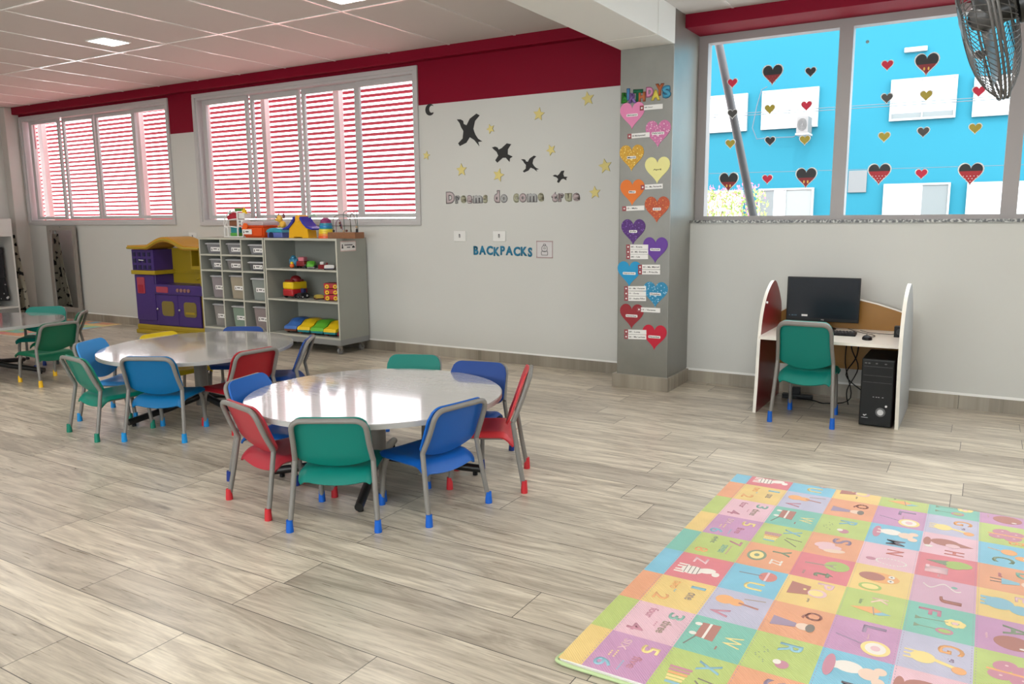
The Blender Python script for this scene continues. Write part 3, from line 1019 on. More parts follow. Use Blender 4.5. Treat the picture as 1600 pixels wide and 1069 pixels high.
# ------------------------------------------------------------------ toys on the open shelves
def tc(n, c, r=.35):
    return pm('toy_' + n, c, r, coat=.1)
TB, TY, TG, TRd, TO, TT, TW, TK, TBr, TP, TPk = (tc('blue', (.05, .16, .5)), tc('yellow', (.85, .58, .01)), tc('green', (.13, .50, .04)), tc('red', (.45, .015, .02)), tc('orange', (.85, .16, .02)),
    tc('teal', (.02, .26, .30)), tc('white', (.75, .75, .73)), tc('black', (.015, .015, .02)), tc('brown', (.16, .05, .03)), tc('purple', (.14, .02, .16)), tc('pink', (.7, .2, .25)))
def loft_car(b, L, Wd, H, body, lower, lowm=True):
    """chunky toy car pointing to -Y, origin at centre bottom"""
    prof = [(-L / 2, .30), (-L / 2 + .01, .52), (-L * .28, .66), (-L * .12, .98), (L * .18, 1.0), (L * .36, .72), (L / 2 - .01, .62), (L / 2, .30)]
    n = 9
    tt = bmesh.new(); rings = []
    for i in range(n):
        x = -Wd / 2 + Wd * i / (n - 1)
        e = 1 - .16 * abs(2 * i / (n - 1) - 1) ** 3
        rings.append([tt.verts.new((x, y * (.97 if i in (0, n - 1) else 1), .30 * H + (z - .30) * H * e)) for y, z in prof])
    for A, B in zip(rings, rings[1:]):
        for k in range(len(prof)):
            j = (k + 1) % len(prof)
            tt.faces.new((A[k], A[j], B[j], B[k]))
    tt.faces.new(rings[0]); tt.faces.new(rings[-1][::-1])
    bmesh.ops.recalc_face_normals(tt, faces=tt.faces[:])
    b.take(tt, body)
def toy_car(x, yf, z, L, Wd, H, body, lower, wheels, label, group, rz=0, name='toy_car', hub=None):
    t = thing(name, label, 'toy car', (x, yf + L / 2, z), rz, group)
    b = MB(); loft_car(b, L, Wd, H, body, lower); b.build('body', body, t, smooth=True)
    MB().box(-Wd * .47, Wd * .47, -L * .49, L * .49, H * .14, H * .34, bev=.008).build('chassis', lower, t)
    for sx in (-1, 1):
        for sy in (-1, 1):
            w = MB(); w.cyl((0, 0), H * .2, -.008, .008, seg=20, mat=Matrix.Rotation(pi / 2, 4, 'Y'))
            w.build('wheel', wheels, t, smooth=True, loc=(sx * (Wd / 2 - .004), sy * L * .30, H * .2))
    return t
ZB = .176
for i, (x, bc, lc, wc, lab) in enumerate(((-6.44, TB, TBr, TBr, 'blue toy car, leftmost on the bottom shelf'), (-6.245, TY, TT, TO, 'yellow toy car between the blue and green ones on the bottom shelf'),
        (-6.05, TG, TT, TRd, 'green toy car between the two yellow ones on the bottom shelf'), (-5.855, TY, TT, TRd, 'yellow toy car right of the green one on the bottom shelf'), )):
    toy_car(x, 6.02, ZB, .36, .162, .155, bc, lc, wc, lab, 'large toy cars on the bottom shelf', rz=radians(8 if i < 3 else 4))
toy_car(-5.716, 6.10, ZB, .26, .070, .12, TG, TRd, TRd, 'green and red toy car partly hidden by the cabinet side', 'large toy cars on the bottom shelf')
# middle shelf z=.549
Z2 = .549
t = thing('toy_bus', 'yellow toy bus with red base and dark red dome on the middle shelf', 'toy bus', (-6.46, 6.17, Z2), radians(-6))
MB().box(-.085, .085, -.10, .10, .095, .175, bev=.02, seg=3).build('cab', TY, t, smooth=True)
MB().box(-.085, .085, -.105, .105, .02, .098, bev=.022, seg=3).build('base', TRd, t, smooth=True)
b = MB(); b.ball((.02, 0, .19), .062, sc=(1, 1, .85)); b.box(-.07, .06, -.08, .08, .17, .195, bev=.01); b.build('dome', tc('dark_red', (.22, .01, .015)), t, smooth=True)
for sx in (-1, 1):
    for sy in (-.06, .06):
        w = MB(); w.cyl((0, 0), .025, -.01, .01, seg=18, mat=Matrix.Rotation(pi / 2, 4, 'Y')); w.build('wheel', TK, t, loc=(sx * .08, sy, .025))
t = thing('toy_tractor', 'small black and white toy tractor beside the yellow toy bus', 'toy tractor', (-6.315, 6.13, Z2))
MB().box(-.03, .03, -.05, .05, .02, .06, bev=.008).build('body', TK, t)
MB().box(-.022, .022, .0, .04, .06, .105, bev=.006).build('cab', tc('navy', (.02, .03, .12)), t)
for sx in (-1, 1):
    for sy, r in ((-.035, .018), (.03, .028)):
        w = MB(); w.cyl((0, 0), r, -.008, .008, TK, seg=18, mat=Matrix.Rotation(pi / 2, 4, 'Y')); w.cyl((0, 0), r * .45, -.010, .010, TW, seg=14, mat=Matrix.Rotation(pi / 2, 4, 'Y')); w.build('wheel', None, t, loc=(sx * .034, sy, r))
toy_car(-6.08, 6.09, Z2, .10, .085, .05, tc('mustard', (.55, .42, .08)), TBr, TBr, 'tiny mustard toy car left of the stacked red toys', 'small toys on the middle shelf', rz=radians(60))
for k in range(3):
    t = thing('toy_wagon', ('red toy wagon with yellow wheels, bottom of its stack', 'red toy wagon with yellow wheels, middle of its stack', 'red toy wagon with yellow wheels, top of its stack')[k], 'toy wagon', (-5.865, 6.15, Z2 + k * .061), radians(20), 'stacked red toy wagons')
    MB().box(-.085, .085, -.075, .075, .006, .060, bev=.006).build('body', TRd, t)
    MB().box(-.0865, -.084, -.05, .05, .02, .045, bev=.001).build('pink_panel', TPk, t)
    for sx in (-.045, .045):
        w = MB(); w.cyl((0, 0), .022, -.006, .006, TY, seg=20, mat=RX and Matrix.Rotation(RX, 4, 'X')); w.cyl((0, 0), .009, -.008, .008, TRd, seg=12, mat=Matrix.Rotation(RX, 4, 'X'))
        w.build('wheel', None, t, loc=(sx, -.078, .026))
        w = MB(); w.cyl((0, 0), .022, -.006, .006, TY, seg=20, mat=Matrix.Rotation(RX, 4, 'X')); w.build('wheel', None, t, loc=(sx, .078, .026))
# top shelf z=.874
Z1 = .874
t = thing('toy_bird', 'small blue toy bird with orange front on the top shelf', 'toy', (-6.43, 6.14, Z1))
MB().ball((0, 0, .055), .05, sc=(1, .8, 1.0)).build('body', tc('steel_blue', (.04, .22, .38)), t, smooth=True)
MB().ball((-.01, .01, .105), .03).build('head', tc('steel_blue', (.04, .22, .38)), t, smooth=True)
b = MB(); b.ball((.02, -.045, .025), .025, TO); b.ball((.02, -.045, .052), .018, TY); b.build('chick', None, t, smooth=True)
for s in (-1, 1): MB().ball((s * .045, 0, .07), .025, sc=(.5, .8, 1.3)).build('wing', tc('steel_blue', (.04, .22, .38)), t, smooth=True)
t = thing('toy_truck', 'dark red toy truck with black wheels on the top shelf', 'toy truck', (-6.32, 6.17, Z1), radians(15))
MB().box(-.05, .05, -.06, .06, .02, .075, bev=.012, seg=3).build('body', tc('dark_red', (.22, .01, .015)), t, smooth=True)
b = MB(); b.box(-.04, .03, -.035, .045, .07, .118, bev=.012, seg=3); b.box(-.03, .02, -.037, -.033, .082, .105, TPk); b.build('cab', tc('dark_red', (.22, .01, .015)), t, smooth=True)
for sx in (-1, 1):
    for sy in (-.035, .035):
        w = MB(); w.cyl((0, 0), .022, -.008, .008, seg=18, mat=Matrix.Rotation(pi / 2, 4, 'Y')); w.build('wheel', TK, t, loc=(sx * .05, sy, .022))
toy_car(-6.235, 6.16, Z1, .09, .085, .075, TG, TG, TK, 'lime green toy car on the top shelf', 'small toys on the top shelf', rz=radians(25))
t = thing('toy_plane', 'flat grey toy aeroplane lying on the top shelf', 'toy', (-6.13, 6.10, Z1))
b = MB(); b.box(-.05, .05, -.012, .012, .004, .018, bev=.004); b.box(-.012, .012, -.05, .05, .006, .012, bev=.002); b.build('body', tc('grey', (.25, .25, .25)), t)
t = thing('toy_boat', 'dark red and white toy boat on the top shelf', 'toy boat', (-5.98, 6.14, Z1), radians(10))
MB().prism([(-.06, -.028), (.05, -.028), (.085, 0), (.05, .028), (-.06, .028)], .045, bev=.006).build('hull', tc('dark_red', (.22, .01, .015)), t)
MB().box(-.045, .0, -.02, .02, .044, .075, bev=.008, seg=3).build('cabin', TW, t, smooth=True)
MB().cyl((.03, 0), .012, .044, .066, seg=14).build('funnel', tc('dark_red', (.22, .01, .015)), t)
toy_car(-5.845, 6.03, Z1, .08, .10, .05, TW, tc('navy', (.02, .03, .12)), TK, 'small white toy car with blue underside on the top shelf edge', 'small toys on the top shelf', rz=radians(40))
t = thing('toy_apple', 'round dark red toy apple beside the top shelf end panel', 'toy', (-5.755, 6.12, Z1))
MB().ball((0, 0, .034), .034).build('body', TRd, t, smooth=True)
MB().cyl((0, 0), .004, .062, .08, seg=8).build('stalk', TBr, t)

# ------------------------------------------------------------------ toys on top of the cabinets (z = 1.195)
ZT = 1.195
t = thing('toy_house', 'white framed toy playhouse with red, brown and teal storeys on the cabinet', 'toy house', (-7.34, 6.2, ZT))
WF = TW
def arch(b, x0, x1, z0, z1, y, th, m, r=.010):
    cx = (x0 + x1) / 2; w = (x1 - x0) / 2
    pts = [(x0, y, z0)] + [(cx - w * cos(pi * k / 10), y, z1 - w + w * sin(pi * k / 10)) for k in range(11)] + [(x1, y, z0)]
    b.tube(pts, r, m, seg=8)
fl = MB().box(-.185, .14, -.06, .08, .0, .012, bev=.003).build('base', WF, t)
MB().box(-.10, .05, -.04, .07, .012, .05, bev=.01).build('garden', tc('grass', (.10, .38, .06)), t)
MB().box(-.11, .04, -.02, .07, .05, .125, bev=.004).build('lower_storey', TT, t)
MB().box(-.115, .04, -.03, .07, .128, .19, bev=.004).build('middle_storey', tc('hazel', (.25, .09, .04)), t)
b = MB()
b.prism([(-.14, 0), (.045, 0), (.045, .075), (-.04, .082), (-.10, .062), (-.15, .035)], .09, mat=T(0, .06, .195) @ Matrix.Rotation(RX, 4, 'X'))
b.build('red_roof', tc('roof_red', (.42, .01, .03)), t)
b = MB()
arch(b, -.175, -.115, .01, .115, -.05, 0, None); arch(b, .045, .13, .01, .125, -.05, 0, None)
b.tube([(-.165, -.05, .10), (-.13, -.05, .20), (-.115, -.05, .125), (.05, -.05, .11)], .007, seg=8)
b.tube([(-.17, -.05, .115), (-.185, -.05, .16), (-.15, -.05, .23), (-.09, -.05, .275), (0, -.05, .29), (.05, -.05, .28)], .008, seg=8)
b.tube([(-.12, -.05, .19), (-.04, -.05, .20), (.05, -.05, .205)], .007, seg=8)
b.tube([(.05, -.05, .28), (.05, -.05, .11)], .010, seg=8)
b.box(.05, .135, -.05, .06, .115, .20, bev=.008); b.box(.05, .15, -.04, .06, .205, .275, bev=.01)
b.build('white_frame', WF, t, smooth=True)
b = MB()
for z in (.175, .14): b.cyl((0, 0), .012, 0, .006, seg=16, mat=T(.09, -.05, z) @ Matrix.Rotation(RX, 4, 'X'))
b.build('round_window', tc('grey', (.25, .25, .25)), t)
MB().cyl((-.14, .01), .018, .25, .31, seg=12, r1=.006).build('turret', tc('slate', (.14, .22, .20)), t)
MB().box(-.02, .07, -.03, .05, .29, .325, bev=.012).build('green_awning', tc('awning_green', (.06, .25, .04)), t)
b = MB(); b.prism(star_pts(.045, .5, 6), .02, mat=T(.125, 0, .285) @ Matrix.Rotation(RX, 4, 'X')); b.build('yellow_sun', TY, t)
# orange box
t = thing('orange_storage_box', 'orange storage box with a clear lid on top of the cabinet', 'storage box', (-6.975, 6.19, ZT))
b = MB(); tt = bmesh.new(); bmesh.ops.create_cube(tt, size=1)
for v in tt.verts:
    s = 1 if v.co.z > 0 else .84
    v.co = Vector((v.co.x * .37 * s, v.co.y * .25 * s, 0.0005 if v.co.z < 0 else .125))
bmesh.ops.bevel(tt, geom=tt.edges[:], offset=.018, segments=3, affect='EDGES')
b.take(tt); b.build('body', tc('orange_box', (.80, .09, .01)), t, smooth=True)
MB().box(-.19, .19, -.13, .13, .122, .132, bev=.004).build('rim', tc('orange_box', (.80, .09, .01)), t)
MB().box(-.165, .17, -.115, .115, .132, .175, bev=.015, seg=3).build('clear_lid', pm('clear_pink_lid', (.62, .54, .55), .12, alpha=.65), t, smooth=True)
b = MB(); b.cyl((0, 0), .035, 0, .014, seg=28, mat=T(-.085, -.125, .125) @ Matrix.Rotation(RX, 4, 'X')); b.build('latch', tc('orange_latch', (.85, .13, .01)), t, smooth=True)
L = T(-.07, -.1245, .065) @ Matrix.Rotation(RX, 4, 'X') @ Matrix.Rotation(0, 4, 'Z')
lb = MB().prism(rrect(-.075, .075, -.027, .027, .006), .002, mat=L).build('label_card', PAPER, t)
b = MB(); L2 = T(0, -.002, 0) @ L
b.prism([(-.025, -.006), (.025, -.006), (.025, .006), (-.025, .006)], .0005, mat=L2); b.prism([(-.06, -.016), (-.042, -.016), (-.048, .014), (-.054, .014)], .0005, mat=L2); b.build('print', INK, lb)
# doghouse
t = thing('toy_doghouse', 'blue toy doghouse with a turquoise roof on the cabinet', 'toy', (-6.64, 6.14, ZT))
MB().box(-.11, .12, -.06, .07, 0, .06, bev=.012, seg=3).build('walls', tc('lilac_blue', (.10, .14, .42)), t, smooth=True)
b = MB(); b.prism([(-.125, 0), (.13, 0), (.10, .035), (.02, .05), (-.06, .045), (-.11, .025)], .14, mat=T(0, .075, .058) @ Matrix.Rotation(RX, 4, 'X'), bev=.004); b.build('roof', tc('turquoise', (.03, .32, .42)), t)
b = MB(); b.prism([(-.032, 0)] + [(.032 * cos(pi - pi * k / 10), .03 + .028 * sin(pi * k / 10)) for k in range(11)] + [(.032, 0)], .006, mat=T(-.045, -.059, .004) @ Matrix.Rotation(RX, 4, 'X')); b.build('doorway', tc('dark_blue', (.01, .01, .06)), t)
t = thing('toy_puppy', 'yellow toy puppy with brown ears sitting on the blue doghouse', 'toy dog', (-6.575, 6.14, ZT + .1085))
b = MB(); b.ball((.01, 0, .035), .038, sc=(1, .9, 1)); b.ball((-.02, -.012, .095), .036, sc=(1, .9, 1.1)); b.ball((-.04, -.035, .085), .018, sc=(1.1, 1, .9))
for s in (-1, 1): b.ball((.01 + s * .026, -.03, .012), .013, sc=(1, 1.4, .9))
b.build('body', tc('puppy_yellow', (.80, .48, .06)), t, smooth=True)
for x in (-.045, .030): MB().ball((x, 0, .125), .018, sc=(.8, .7, 1.6)).build('ear', tc('puppy_brown', (.18, .05, .05)), t, smooth=True)
b = MB(); b.ball((-.046, -.052, .092), .006); b.ball((-.028, -.045, .11), .005); b.ball((-.05, -.038, .112), .005); b.build('face_details', TK, t, smooth=True)
# yellow house toy
t = thing('toy_cottage', 'yellow toy cottage with a curved blue roof on the cabinet', 'toy house', (-6.255, 6.12, ZT))
b = MB(); b.prism([(-.145, 0), (-.07, 0), (-.07, .012), (.05, .012), (.05, 0), (.145, 0), (.135, .10), (.05, .17), (.03, .22), (-.03, .22), (-.05, .17), (-.135, .10)], .12, mat=T(0, .06, 0) @ Matrix.Rotation(RX, 4, 'X'), bev=.003); b.build('walls', tc('cottage_yellow', (.80, .42, .005)), t)
for s in (-1, 1):
    b = MB(); b.prism([(s * .035, .205), (s * .075, .15), (s * .13, .105), (s * .215, .085), (s * .215, .10), (s * .14, .125), (s * .09, .17), (s * .05, .225)][::s], .15, mat=T(0, .075, 0) @ Matrix.Rotation(RX, 4, 'X')); b.build('roof_slope', tc('roof_blue', (.02, .03, .38)), t)
b = MB(); b.cyl((0, 0), .034, 0, .13, seg=24, mat=T(0, .065, .205) @ Matrix.Rotation(RX, 4, 'X')); b.build('ridge', tc('cottage_orange', (.85, .42, .03)), t, smooth=True)
b = MB(); b.tube([(.04, .05, .205), (.09, .04, .235), (.15, .04, .245), (.17, .04, .225)], .008, seg=8); b.build('handle', tc('pale_green', (.40, .62, .40)), t, smooth=True)
# stacking cups
t = thing('stacking_cups', 'tower of rainbow stacking cups on the cabinet', 'stacking toy', (-5.915, 6.12, ZT))
z = 0
for r, h, c in ((.080, .026, (.85, .13, .03)), (.078, .022, (.85, .30, .03)), (.075, .024, (.80, .58, .02)), (.072, .022, (.80, .66, .05)), (.068, .012, (.05, .30, .28)), (.066, .026, (.01, .22, .50)), (.063, .024, (.03, .28, .40))):
    MB().lathe((0, 0, z), [(r, 0), (r * 1.02, h * .5), (r, h - .001), (0, h - .001)], seg=28).build('cup', tc('cup_%d' % int(z * 1000), c), t, smooth=True); z += h
MB().lathe((0, 0, z), [(.058, 0), (.057, .02), (.045, .04), (.025, .052), (0, .056)], seg=28).build('cup', tc('cup_plum', (.22, .01, .10)), t, smooth=True)
# bead maze
t = thing('bead_maze', 'wooden bead maze with bent wires on the cabinet corner', 'bead maze', (-5.645, 6.12, ZT))
MB().box(-.185, .185, -.07, .07, 0, .062, bev=.004).build('base', pm('maze_wood', (.25, .11, .05), .5, var=.25, vs=30), t)
for k, (pts, c) in enumerate((
    ([(-.17, 0, .06), (-.17, 0, .19), (-.14, 0, .225), (-.06, -.01, .24), (.02, .0, .235), (.05, .02, .19), (.06, .02, .06)], (.10, .10, .07)),
    ([(-.10, -.03, .06), (-.10, -.03, .16), (-.07, -.03, .195), (-.035, -.03, .17), (-.02, -.03, .10), (.0, -.03, .06)], (.20, .08, .16)),
    ([(.04, .03, .06), (.04, .03, .22), (.055, .03, .255), (.085, .03, .245), (.12, .02, .17), (.15, .0, .10), (.15, 0, .06)], (.12, .10, .07)),
    ([(-.05, .04, .06), (-.06, .04, .27), (.02, .04, .285), (.05, .04, .24), (.12, .04, .28), (.13, .04, .06)], (.08, .14, .12)))):
    MB().tube(bez(pts, 4), .0035, seg=6).build('wire', pm('maze_wire_%d' % k, c, .4), t, smooth=True)
b = MB()
for p, m in (((-.165, 0, .075), TK), ((-.045, -.03, .155), TBr), ((-.04, -.03, .13), TK), ((-.03, -.03, .11), TBr), ((.03, -.02, .078), TBr), ((0, -.03, .072), tc('bead_tan', (.4, .3, .18))), ((.15, 0, .085), TK), ((.148, 0, .115), tc('bead_tan', (.4, .3, .18))), ((.15, 0, .068), TK)):
    b.ball(p, .013, m, seg=10)
b.build('beads', None, t, smooth=True)

# ------------------------------------------------------------------ play kitchen
KY = tc('kitchen_yellow', (.38, .27, .010), .45)
KP = tc('kitchen_purple', (.050, .022, .16), .42)
KO = tc('kitchen_orange_roof', (.50, .25, .02), .5)
KR = tc('kitchen_pink', (.38, .05, .08), .45)
t = thing('play_kitchen', 'yellow and purple plastic play kitchen against the wall', 'play kitchen', (-9.10, 6.0, 0), radians(4))
def fr(pts, y0, y1, m=None, bev=0):
    b = MB(); b.prism(pts, y1 - y0, m, mat=T(0, y1, 0) @ Matrix.Rotation(RX, 4, 'X'), bev=bev); return b
b = MB()
b.box(.0, 1.21, .0, .34, 0, .05, bev=.012, seg=3); b.box(.01, 1.20, .012, .34, .045, .115, bev=.02, seg=3)
b.build('base', KY, t, smooth=True)
MB().box(.02, 1.19, .30, .345, .10, 1.05, bev=.006).build('back_wall', KY, t)
MB().box(1.15, 1.20, .03, .34, .10, 1.06, bev=.008).build('side_wall', KY, t)
MB().box(.02, .385, .03, .31, .11, .735, bev=.012, seg=3).build('refrigerator', KP, t, smooth=True)
fd = MB().box(.025, .375, .018, .034, .17, .73, bev=.006).build('refrigerator_door', KP, t)
b = MB(); b.prism(rrect(.075, .205, .50, .70, .015), .012, KR, mat=T(0, .02, 0) @ Matrix.Rotation(RX, 4, 'X')); b.prism(rrect(.09, .19, .51, .61, .01), .014, tc('kitchen_red', (.32, .01, .03)), mat=T(0, .02, 0) @ Matrix.Rotation(RX, 4, 'X')); b.build('water_dispenser', None, fd)
MB().box(-.01, .42, .0, .32, .735, .785, bev=.008).build('ledge', KY, t)
b = MB(); b.box(.0, .385, .02, .31, .785, 1.04, KP, bev=.008)
for r in range(3):
    for c in range(4):
        x = .03 + c * .088; z = .80 + r * .078
        b.box(x, x + .045, .012, .03, z, z + .05, tc('kitchen_shadow', (.012, .008, .05)), bev=.002)
mw = b.build('microwave', None, t)
MB().tube([(.13, .018, .915), (.15, .005, .912), (.20, .005, .910), (.22, .018, .908)], .006, seg=8).build('handle', TW, mw, smooth=True)
# arched top
pts = [(-.02, 1.045), (-.02, 1.09)]
for k in range(0, 21):
    u = k / 20; x = .30 + .68 * u
    pts.append((x, 1.09 + .105 * sin(pi * u) ** 1.2))
pts += [(1.22, 1.085), (1.22, 1.04), (.98, 1.04)]
for k in range(20, -1, -1):
    u = k / 20; x = .32 + .62 * u
    pts.append((x, 1.042 + .095 * sin(pi * u) ** 1.2))
fr(pts, -.02, .345, bev=.004).build('canopy', KO, t)
b = MB()
for k in range(0, 1):
    pass
b.tube([(-.02, -.022, 1.06), (.30, -.022, 1.062)] + [(.32 + .64 * k / 16, -.022, 1.062 + .10 * sin(pi * k / 16) ** 1.2) for k in range(17)] + [(1.22, -.022, 1.058)], .012, seg=8)
b.build('canopy_trim', KY, t, smooth=True)
b = MB(); b.box(.86, 1.16, .16, .31, .80, .845, bev=.008); b.box(.86, .885, .16, .31, .80, 1.04, bev=.006); b.box(1.13, 1.16, .16, .31, .80, 1.04, bev=.006); b.build('wall_shelf', KY, t)
MB().box(.385, 1.15, .29, .305, .74, .76, bev=.005).build('ridge', KY, t)
MB().box(.385, 1.21, .0, .31, .50, .62, bev=.010, seg=3).build('counter', KP, t, smooth=True)
b = MB(); b.cyl((.80, .17), .16, .6195, .624, seg=30, mat=Matrix.Diagonal((1, .6, 1, 1)) ); b.build('sink', tc('kitchen_shadow', (.012, .008, .05)), t)
b = MB(); b.tube([(.98, .27, .62), (.98, .26, .68), (.95, .21, .70), (.93, .17, .68)], .014, seg=10); b.build('tap', KY, t, smooth=True)
b = MB(); b.prism(rrect(.43, .63, .525, .595, .012), .008, KR, mat=T(0, .002, 0) @ Matrix.Rotation(RX, 4, 'X')); b.build('drawer_front', None, t)
for k in range(4):
    b = MB(); b.cyl((0, 0), .022, 0, .016, seg=20, mat=T(.80 + .062 * k, .004, .56) @ Matrix.Rotation(RX, 4, 'X')); b.build('knob', tc('knob_brown', (.28, .14, .12)), t, smooth=True)
for x0, x1, nm in ((.392, .765, 0), (.772, 1.145, 1)):
    dr = MB(); dr.box(x0, x1, .012, .03, .125, .498, bev=.006); dd = dr.build('door', KP, t)
    b = MB(); b.prism(rrect(x0 + .10, x1 - .065, .24, .42, .04), .01, tc('kitchen_olive', (.20, .15, .03)), mat=T(0, .016, 0) @ Matrix.Rotation(RX, 4, 'X'))
    if nm: b.prism(rrect(x0 + .13, x1 - .09, .275, .30, .008), .006, KY, mat=T(0, .0065, 0) @ Matrix.Rotation(RX, 4, 'X'))
    b.build('window', None, dd)
    MB().ball((x0 + .035, -.003, .32), .016).build('knob', CHROME, dd, smooth=True)
MB().box(.40, 1.14, .03, .30, .115, .50).build('cupboard', KP, t)

# ------------------------------------------------------------------ mirror, wardrobe, cloth, far mat
t = thing('wall_mirror', 'tall mirror in a wide taupe frame leaning on the wall under the left window', 'mirror', (-11.25, 6.385, .105), 0)
MF = pm('mirror_frame_taupe', (.27, .245, .22), .5)
b = MB(); w, h, f = .345, 1.222, .072
ring_frame(b, -w, w, 0, h, f, 0, .022, bev=.003, ft=f * .9)
b.build('frame', MF, t)
MB().box(-w + f - .005, w - f + .005, .008, .016, f - .005, h - f * .9 + .005).build('mirror_glass', pm('mirror_silver', (.80, .82, .82), .01, metal=1), t)
MB().cyl((0, 0), .008, 0, .006, seg=12, mat=T(0, 0, h - .02) @ Matrix.Rotation(RX, 4, 'X')).build('screw', CHROME, t)
t = thing('wardrobe', 'white open wardrobe with hanging clothes at the left edge of the picture', 'wardrobe', (-11.95, 5.0, 0))
WL = pm('wardrobe_white', (.58, .57, .54), .45)
x1 = .35
b = MB(); b.box(-.34, x1, -.95, -.93, 0, 1.43); b.build('side_panel', WL, t)
b = MB(); b.box(-.34, x1, .90, .92, 0, 1.43); b.build('side_panel', WL, t)
MB().box(-.34, x1, -.93, .90, 1.41, 1.43).build('top_panel', WL, t)
MB().box(-.34, -.325, -.93, .90, 0, 1.41).build('back_panel', WL, t)
MB().box(x1 - .02, x1, -.93, .90, 1.19, 1.41).build('header_panel', WL, t)
MB().box(-.32, x1, -.93, .90, .20, .22).build('shelf', WL, t)
MB().box(x1 - .02, x1, -.93, .90, .03, .197).build('drawer', pm('drawer_grey', (.22, .22, .21), .5), t)
MB().tube([(.0, -.93, 1.12), (.0, .90, 1.12)], .012, seg=10).build('hanging_rail', CHROME, t, smooth=True)
def garment(y, top, skirt, label, zt=1.04, zm=.62, zb=.30, wd=.22):
    t = thing('hanging_garment', label, 'clothing', (-11.95, y, 0), 0, 'clothes hanging in the wardrobe')
    b = MB(); b.tube([(0, 0, 1.135), (.012, 0, 1.12), (0, 0, 1.10), (0, 0, 1.07)], .003, seg=6); b.tube([(-.2, 0, 1.0), (0, 0, 1.07), (.2, 0, 1.0)], .005, seg=6); b.build('hanger', CHROME, t, smooth=True)
    def sh(z0, z1, w0, w1, d, m, nm, seed):
        tt = bmesh.new(); n = 24; rings = []
        for i in range(7):
            u = i / 6; z = z0 + (z1 - z0) * u; w = w0 + (w1 - w0) * u
            rings.append([tt.verts.new((w * cos(a), (d + .012 * sin(5 * a + seed)) * sin(a) + .006 * sin(9 * a + seed), z)) for a in [2 * pi * k / n for k in range(n)]])
        for A, B in zip(rings, rings[1:]):
            for k in range(n): tt.faces.new((A[k], A[(k + 1) % n], B[(k + 1) % n], B[k]))
        tt.faces.new(rings[0]); tt.faces.new(rings[-1]); bmesh.ops.recalc_face_normals(tt, faces=tt.faces[:])
        bb = MB(); bb.take(tt); bb.build(nm, m, t, smooth=True)
    sh(zt, zm, .20, wd, .05, top, 'top', y)
    if skirt: sh(zm, zb, wd * .9, wd * 1.25, .065, skirt, 'skirt', y + 1)
SK = NB('spotted_black_cloth')
_tc = SK.n('ShaderNodeTexCoord'); _v = SK.n('ShaderNodeTexVoronoi'); _v.inputs['Scale'].default_value = 16
SK.l(_tc.outputs['Object'], _v.inputs['Vector']); SK.l(SK.ramp(_v.outputs[0], [(.0, (.45, .45, .45)), (.22, (.4, .4, .4)), (.27, (.012, .012, .014))]), SK.b.inputs['Base Color']); SK.b.inputs['Roughness'].default_value = .9
for i, y in enumerate((5.82, 5.72, 5.60, 5.46, 5.28, 5.05)):
    cols = [pm('cloth_black', (.015, .015, .018), .9), pm('cloth_red', (.35, .02, .03), .9), pm('cloth_blue', (.01, .06, .25), .9), pm('cloth_navy', (.01, .02, .07), .9)]
    garment(y, (cols[0], cols[1], cols[2], cols[2], cols[3], cols[0])[i], SK.m if i in (0, 2, 3, 4) else None,
            ('black top and spotted skirt hanging last in the wardrobe', 'red top hanging in the wardrobe', 'blue top over a spotted skirt in the wardrobe', 'second blue top over a spotted skirt in the wardrobe', 'navy top hanging toward the near end of the wardrobe', 'black top hanging at the near end of the wardrobe')[i], zm=.62 if i != 1 else .72)
t = thing('hanging_cloth', 'cream and black patterned cloth hanging between wardrobe and pillar', 'cloth', (-11.93, 6.08, 0))
CK = NB('cream_black_cloth')
_tc = CK.n('ShaderNodeTexCoord'); _n = CK.n('ShaderNodeTexNoise'); _n.inputs['Scale'].default_value = 11
CK.l(_tc.outputs['Object'], _n.inputs['Vector']); CK.l(CK.ramp(_n.outputs[0], [(.40, (.02, .02, .02)), (.44, (.5, .47, .38))]), CK.b.inputs['Base Color']); CK.b.inputs['Roughness'].default_value = .9
tt = bmesh.new(); N = 14
g = [[tt.verts.new(((-.10 + (.16 + .22 * (1 - j / N)) * (i / 10)), .02 * sin(i * 1.9 + j * .2), .004 + (1.2) * (j / N))) for i in range(11)] for j in range(N + 1)]
for j in range(N):
    for i in range(10): tt.faces.new((g[j][i], g[j][i + 1], g[j + 1][i + 1], g[j + 1][i]))
bmesh.ops.solidify(tt, geom=tt.faces[:], thickness=.006)
b = MB(); b.take(tt); b.build('cloth', CK.m, t, smooth=True)
MB().cyl((-.02, 0), .01, 1.20, 1.26, seg=10).build('hook', CHROME, t)
# ------------------------------------------------------------------ switch plates
SWP = pm('switch_plate_white', (.72, .72, .70), .35)
for x, z, lab in ((-4.457, 1.215, 'left one of the two white socket plates above the BACKPACKS lettering'), (-4.002, 1.217, 'right one of the two white socket plates above the BACKPACKS lettering'), (-8.468, 1.187, 'white socket plate on the wall above the play kitchen')):
    t = thing('socket_plate', lab, 'socket', (x, WY, z), 0, 'white socket plates')
    MB().box(-.07, .07, -.010, 0, -.05, .05, bev=.004, seg=3).build('plate', SWP, t, smooth=True)
    b = MB(); b.prism(rrect(-.009, .009, -.014, .02, .004), .003, mat=T(0, -.010, 0) @ Matrix.Rotation(RX, 4, 'X')); b.build('switch', pm('switch_grey', (.28, .28, .28), .4), t)
    b = MB(); b.cyl((0, 0), .005, 0, .002, seg=12, mat=T(0, -.013, .017) @ Matrix.Rotation(RX, 4, 'X')); b.build('indicator', INK, t)
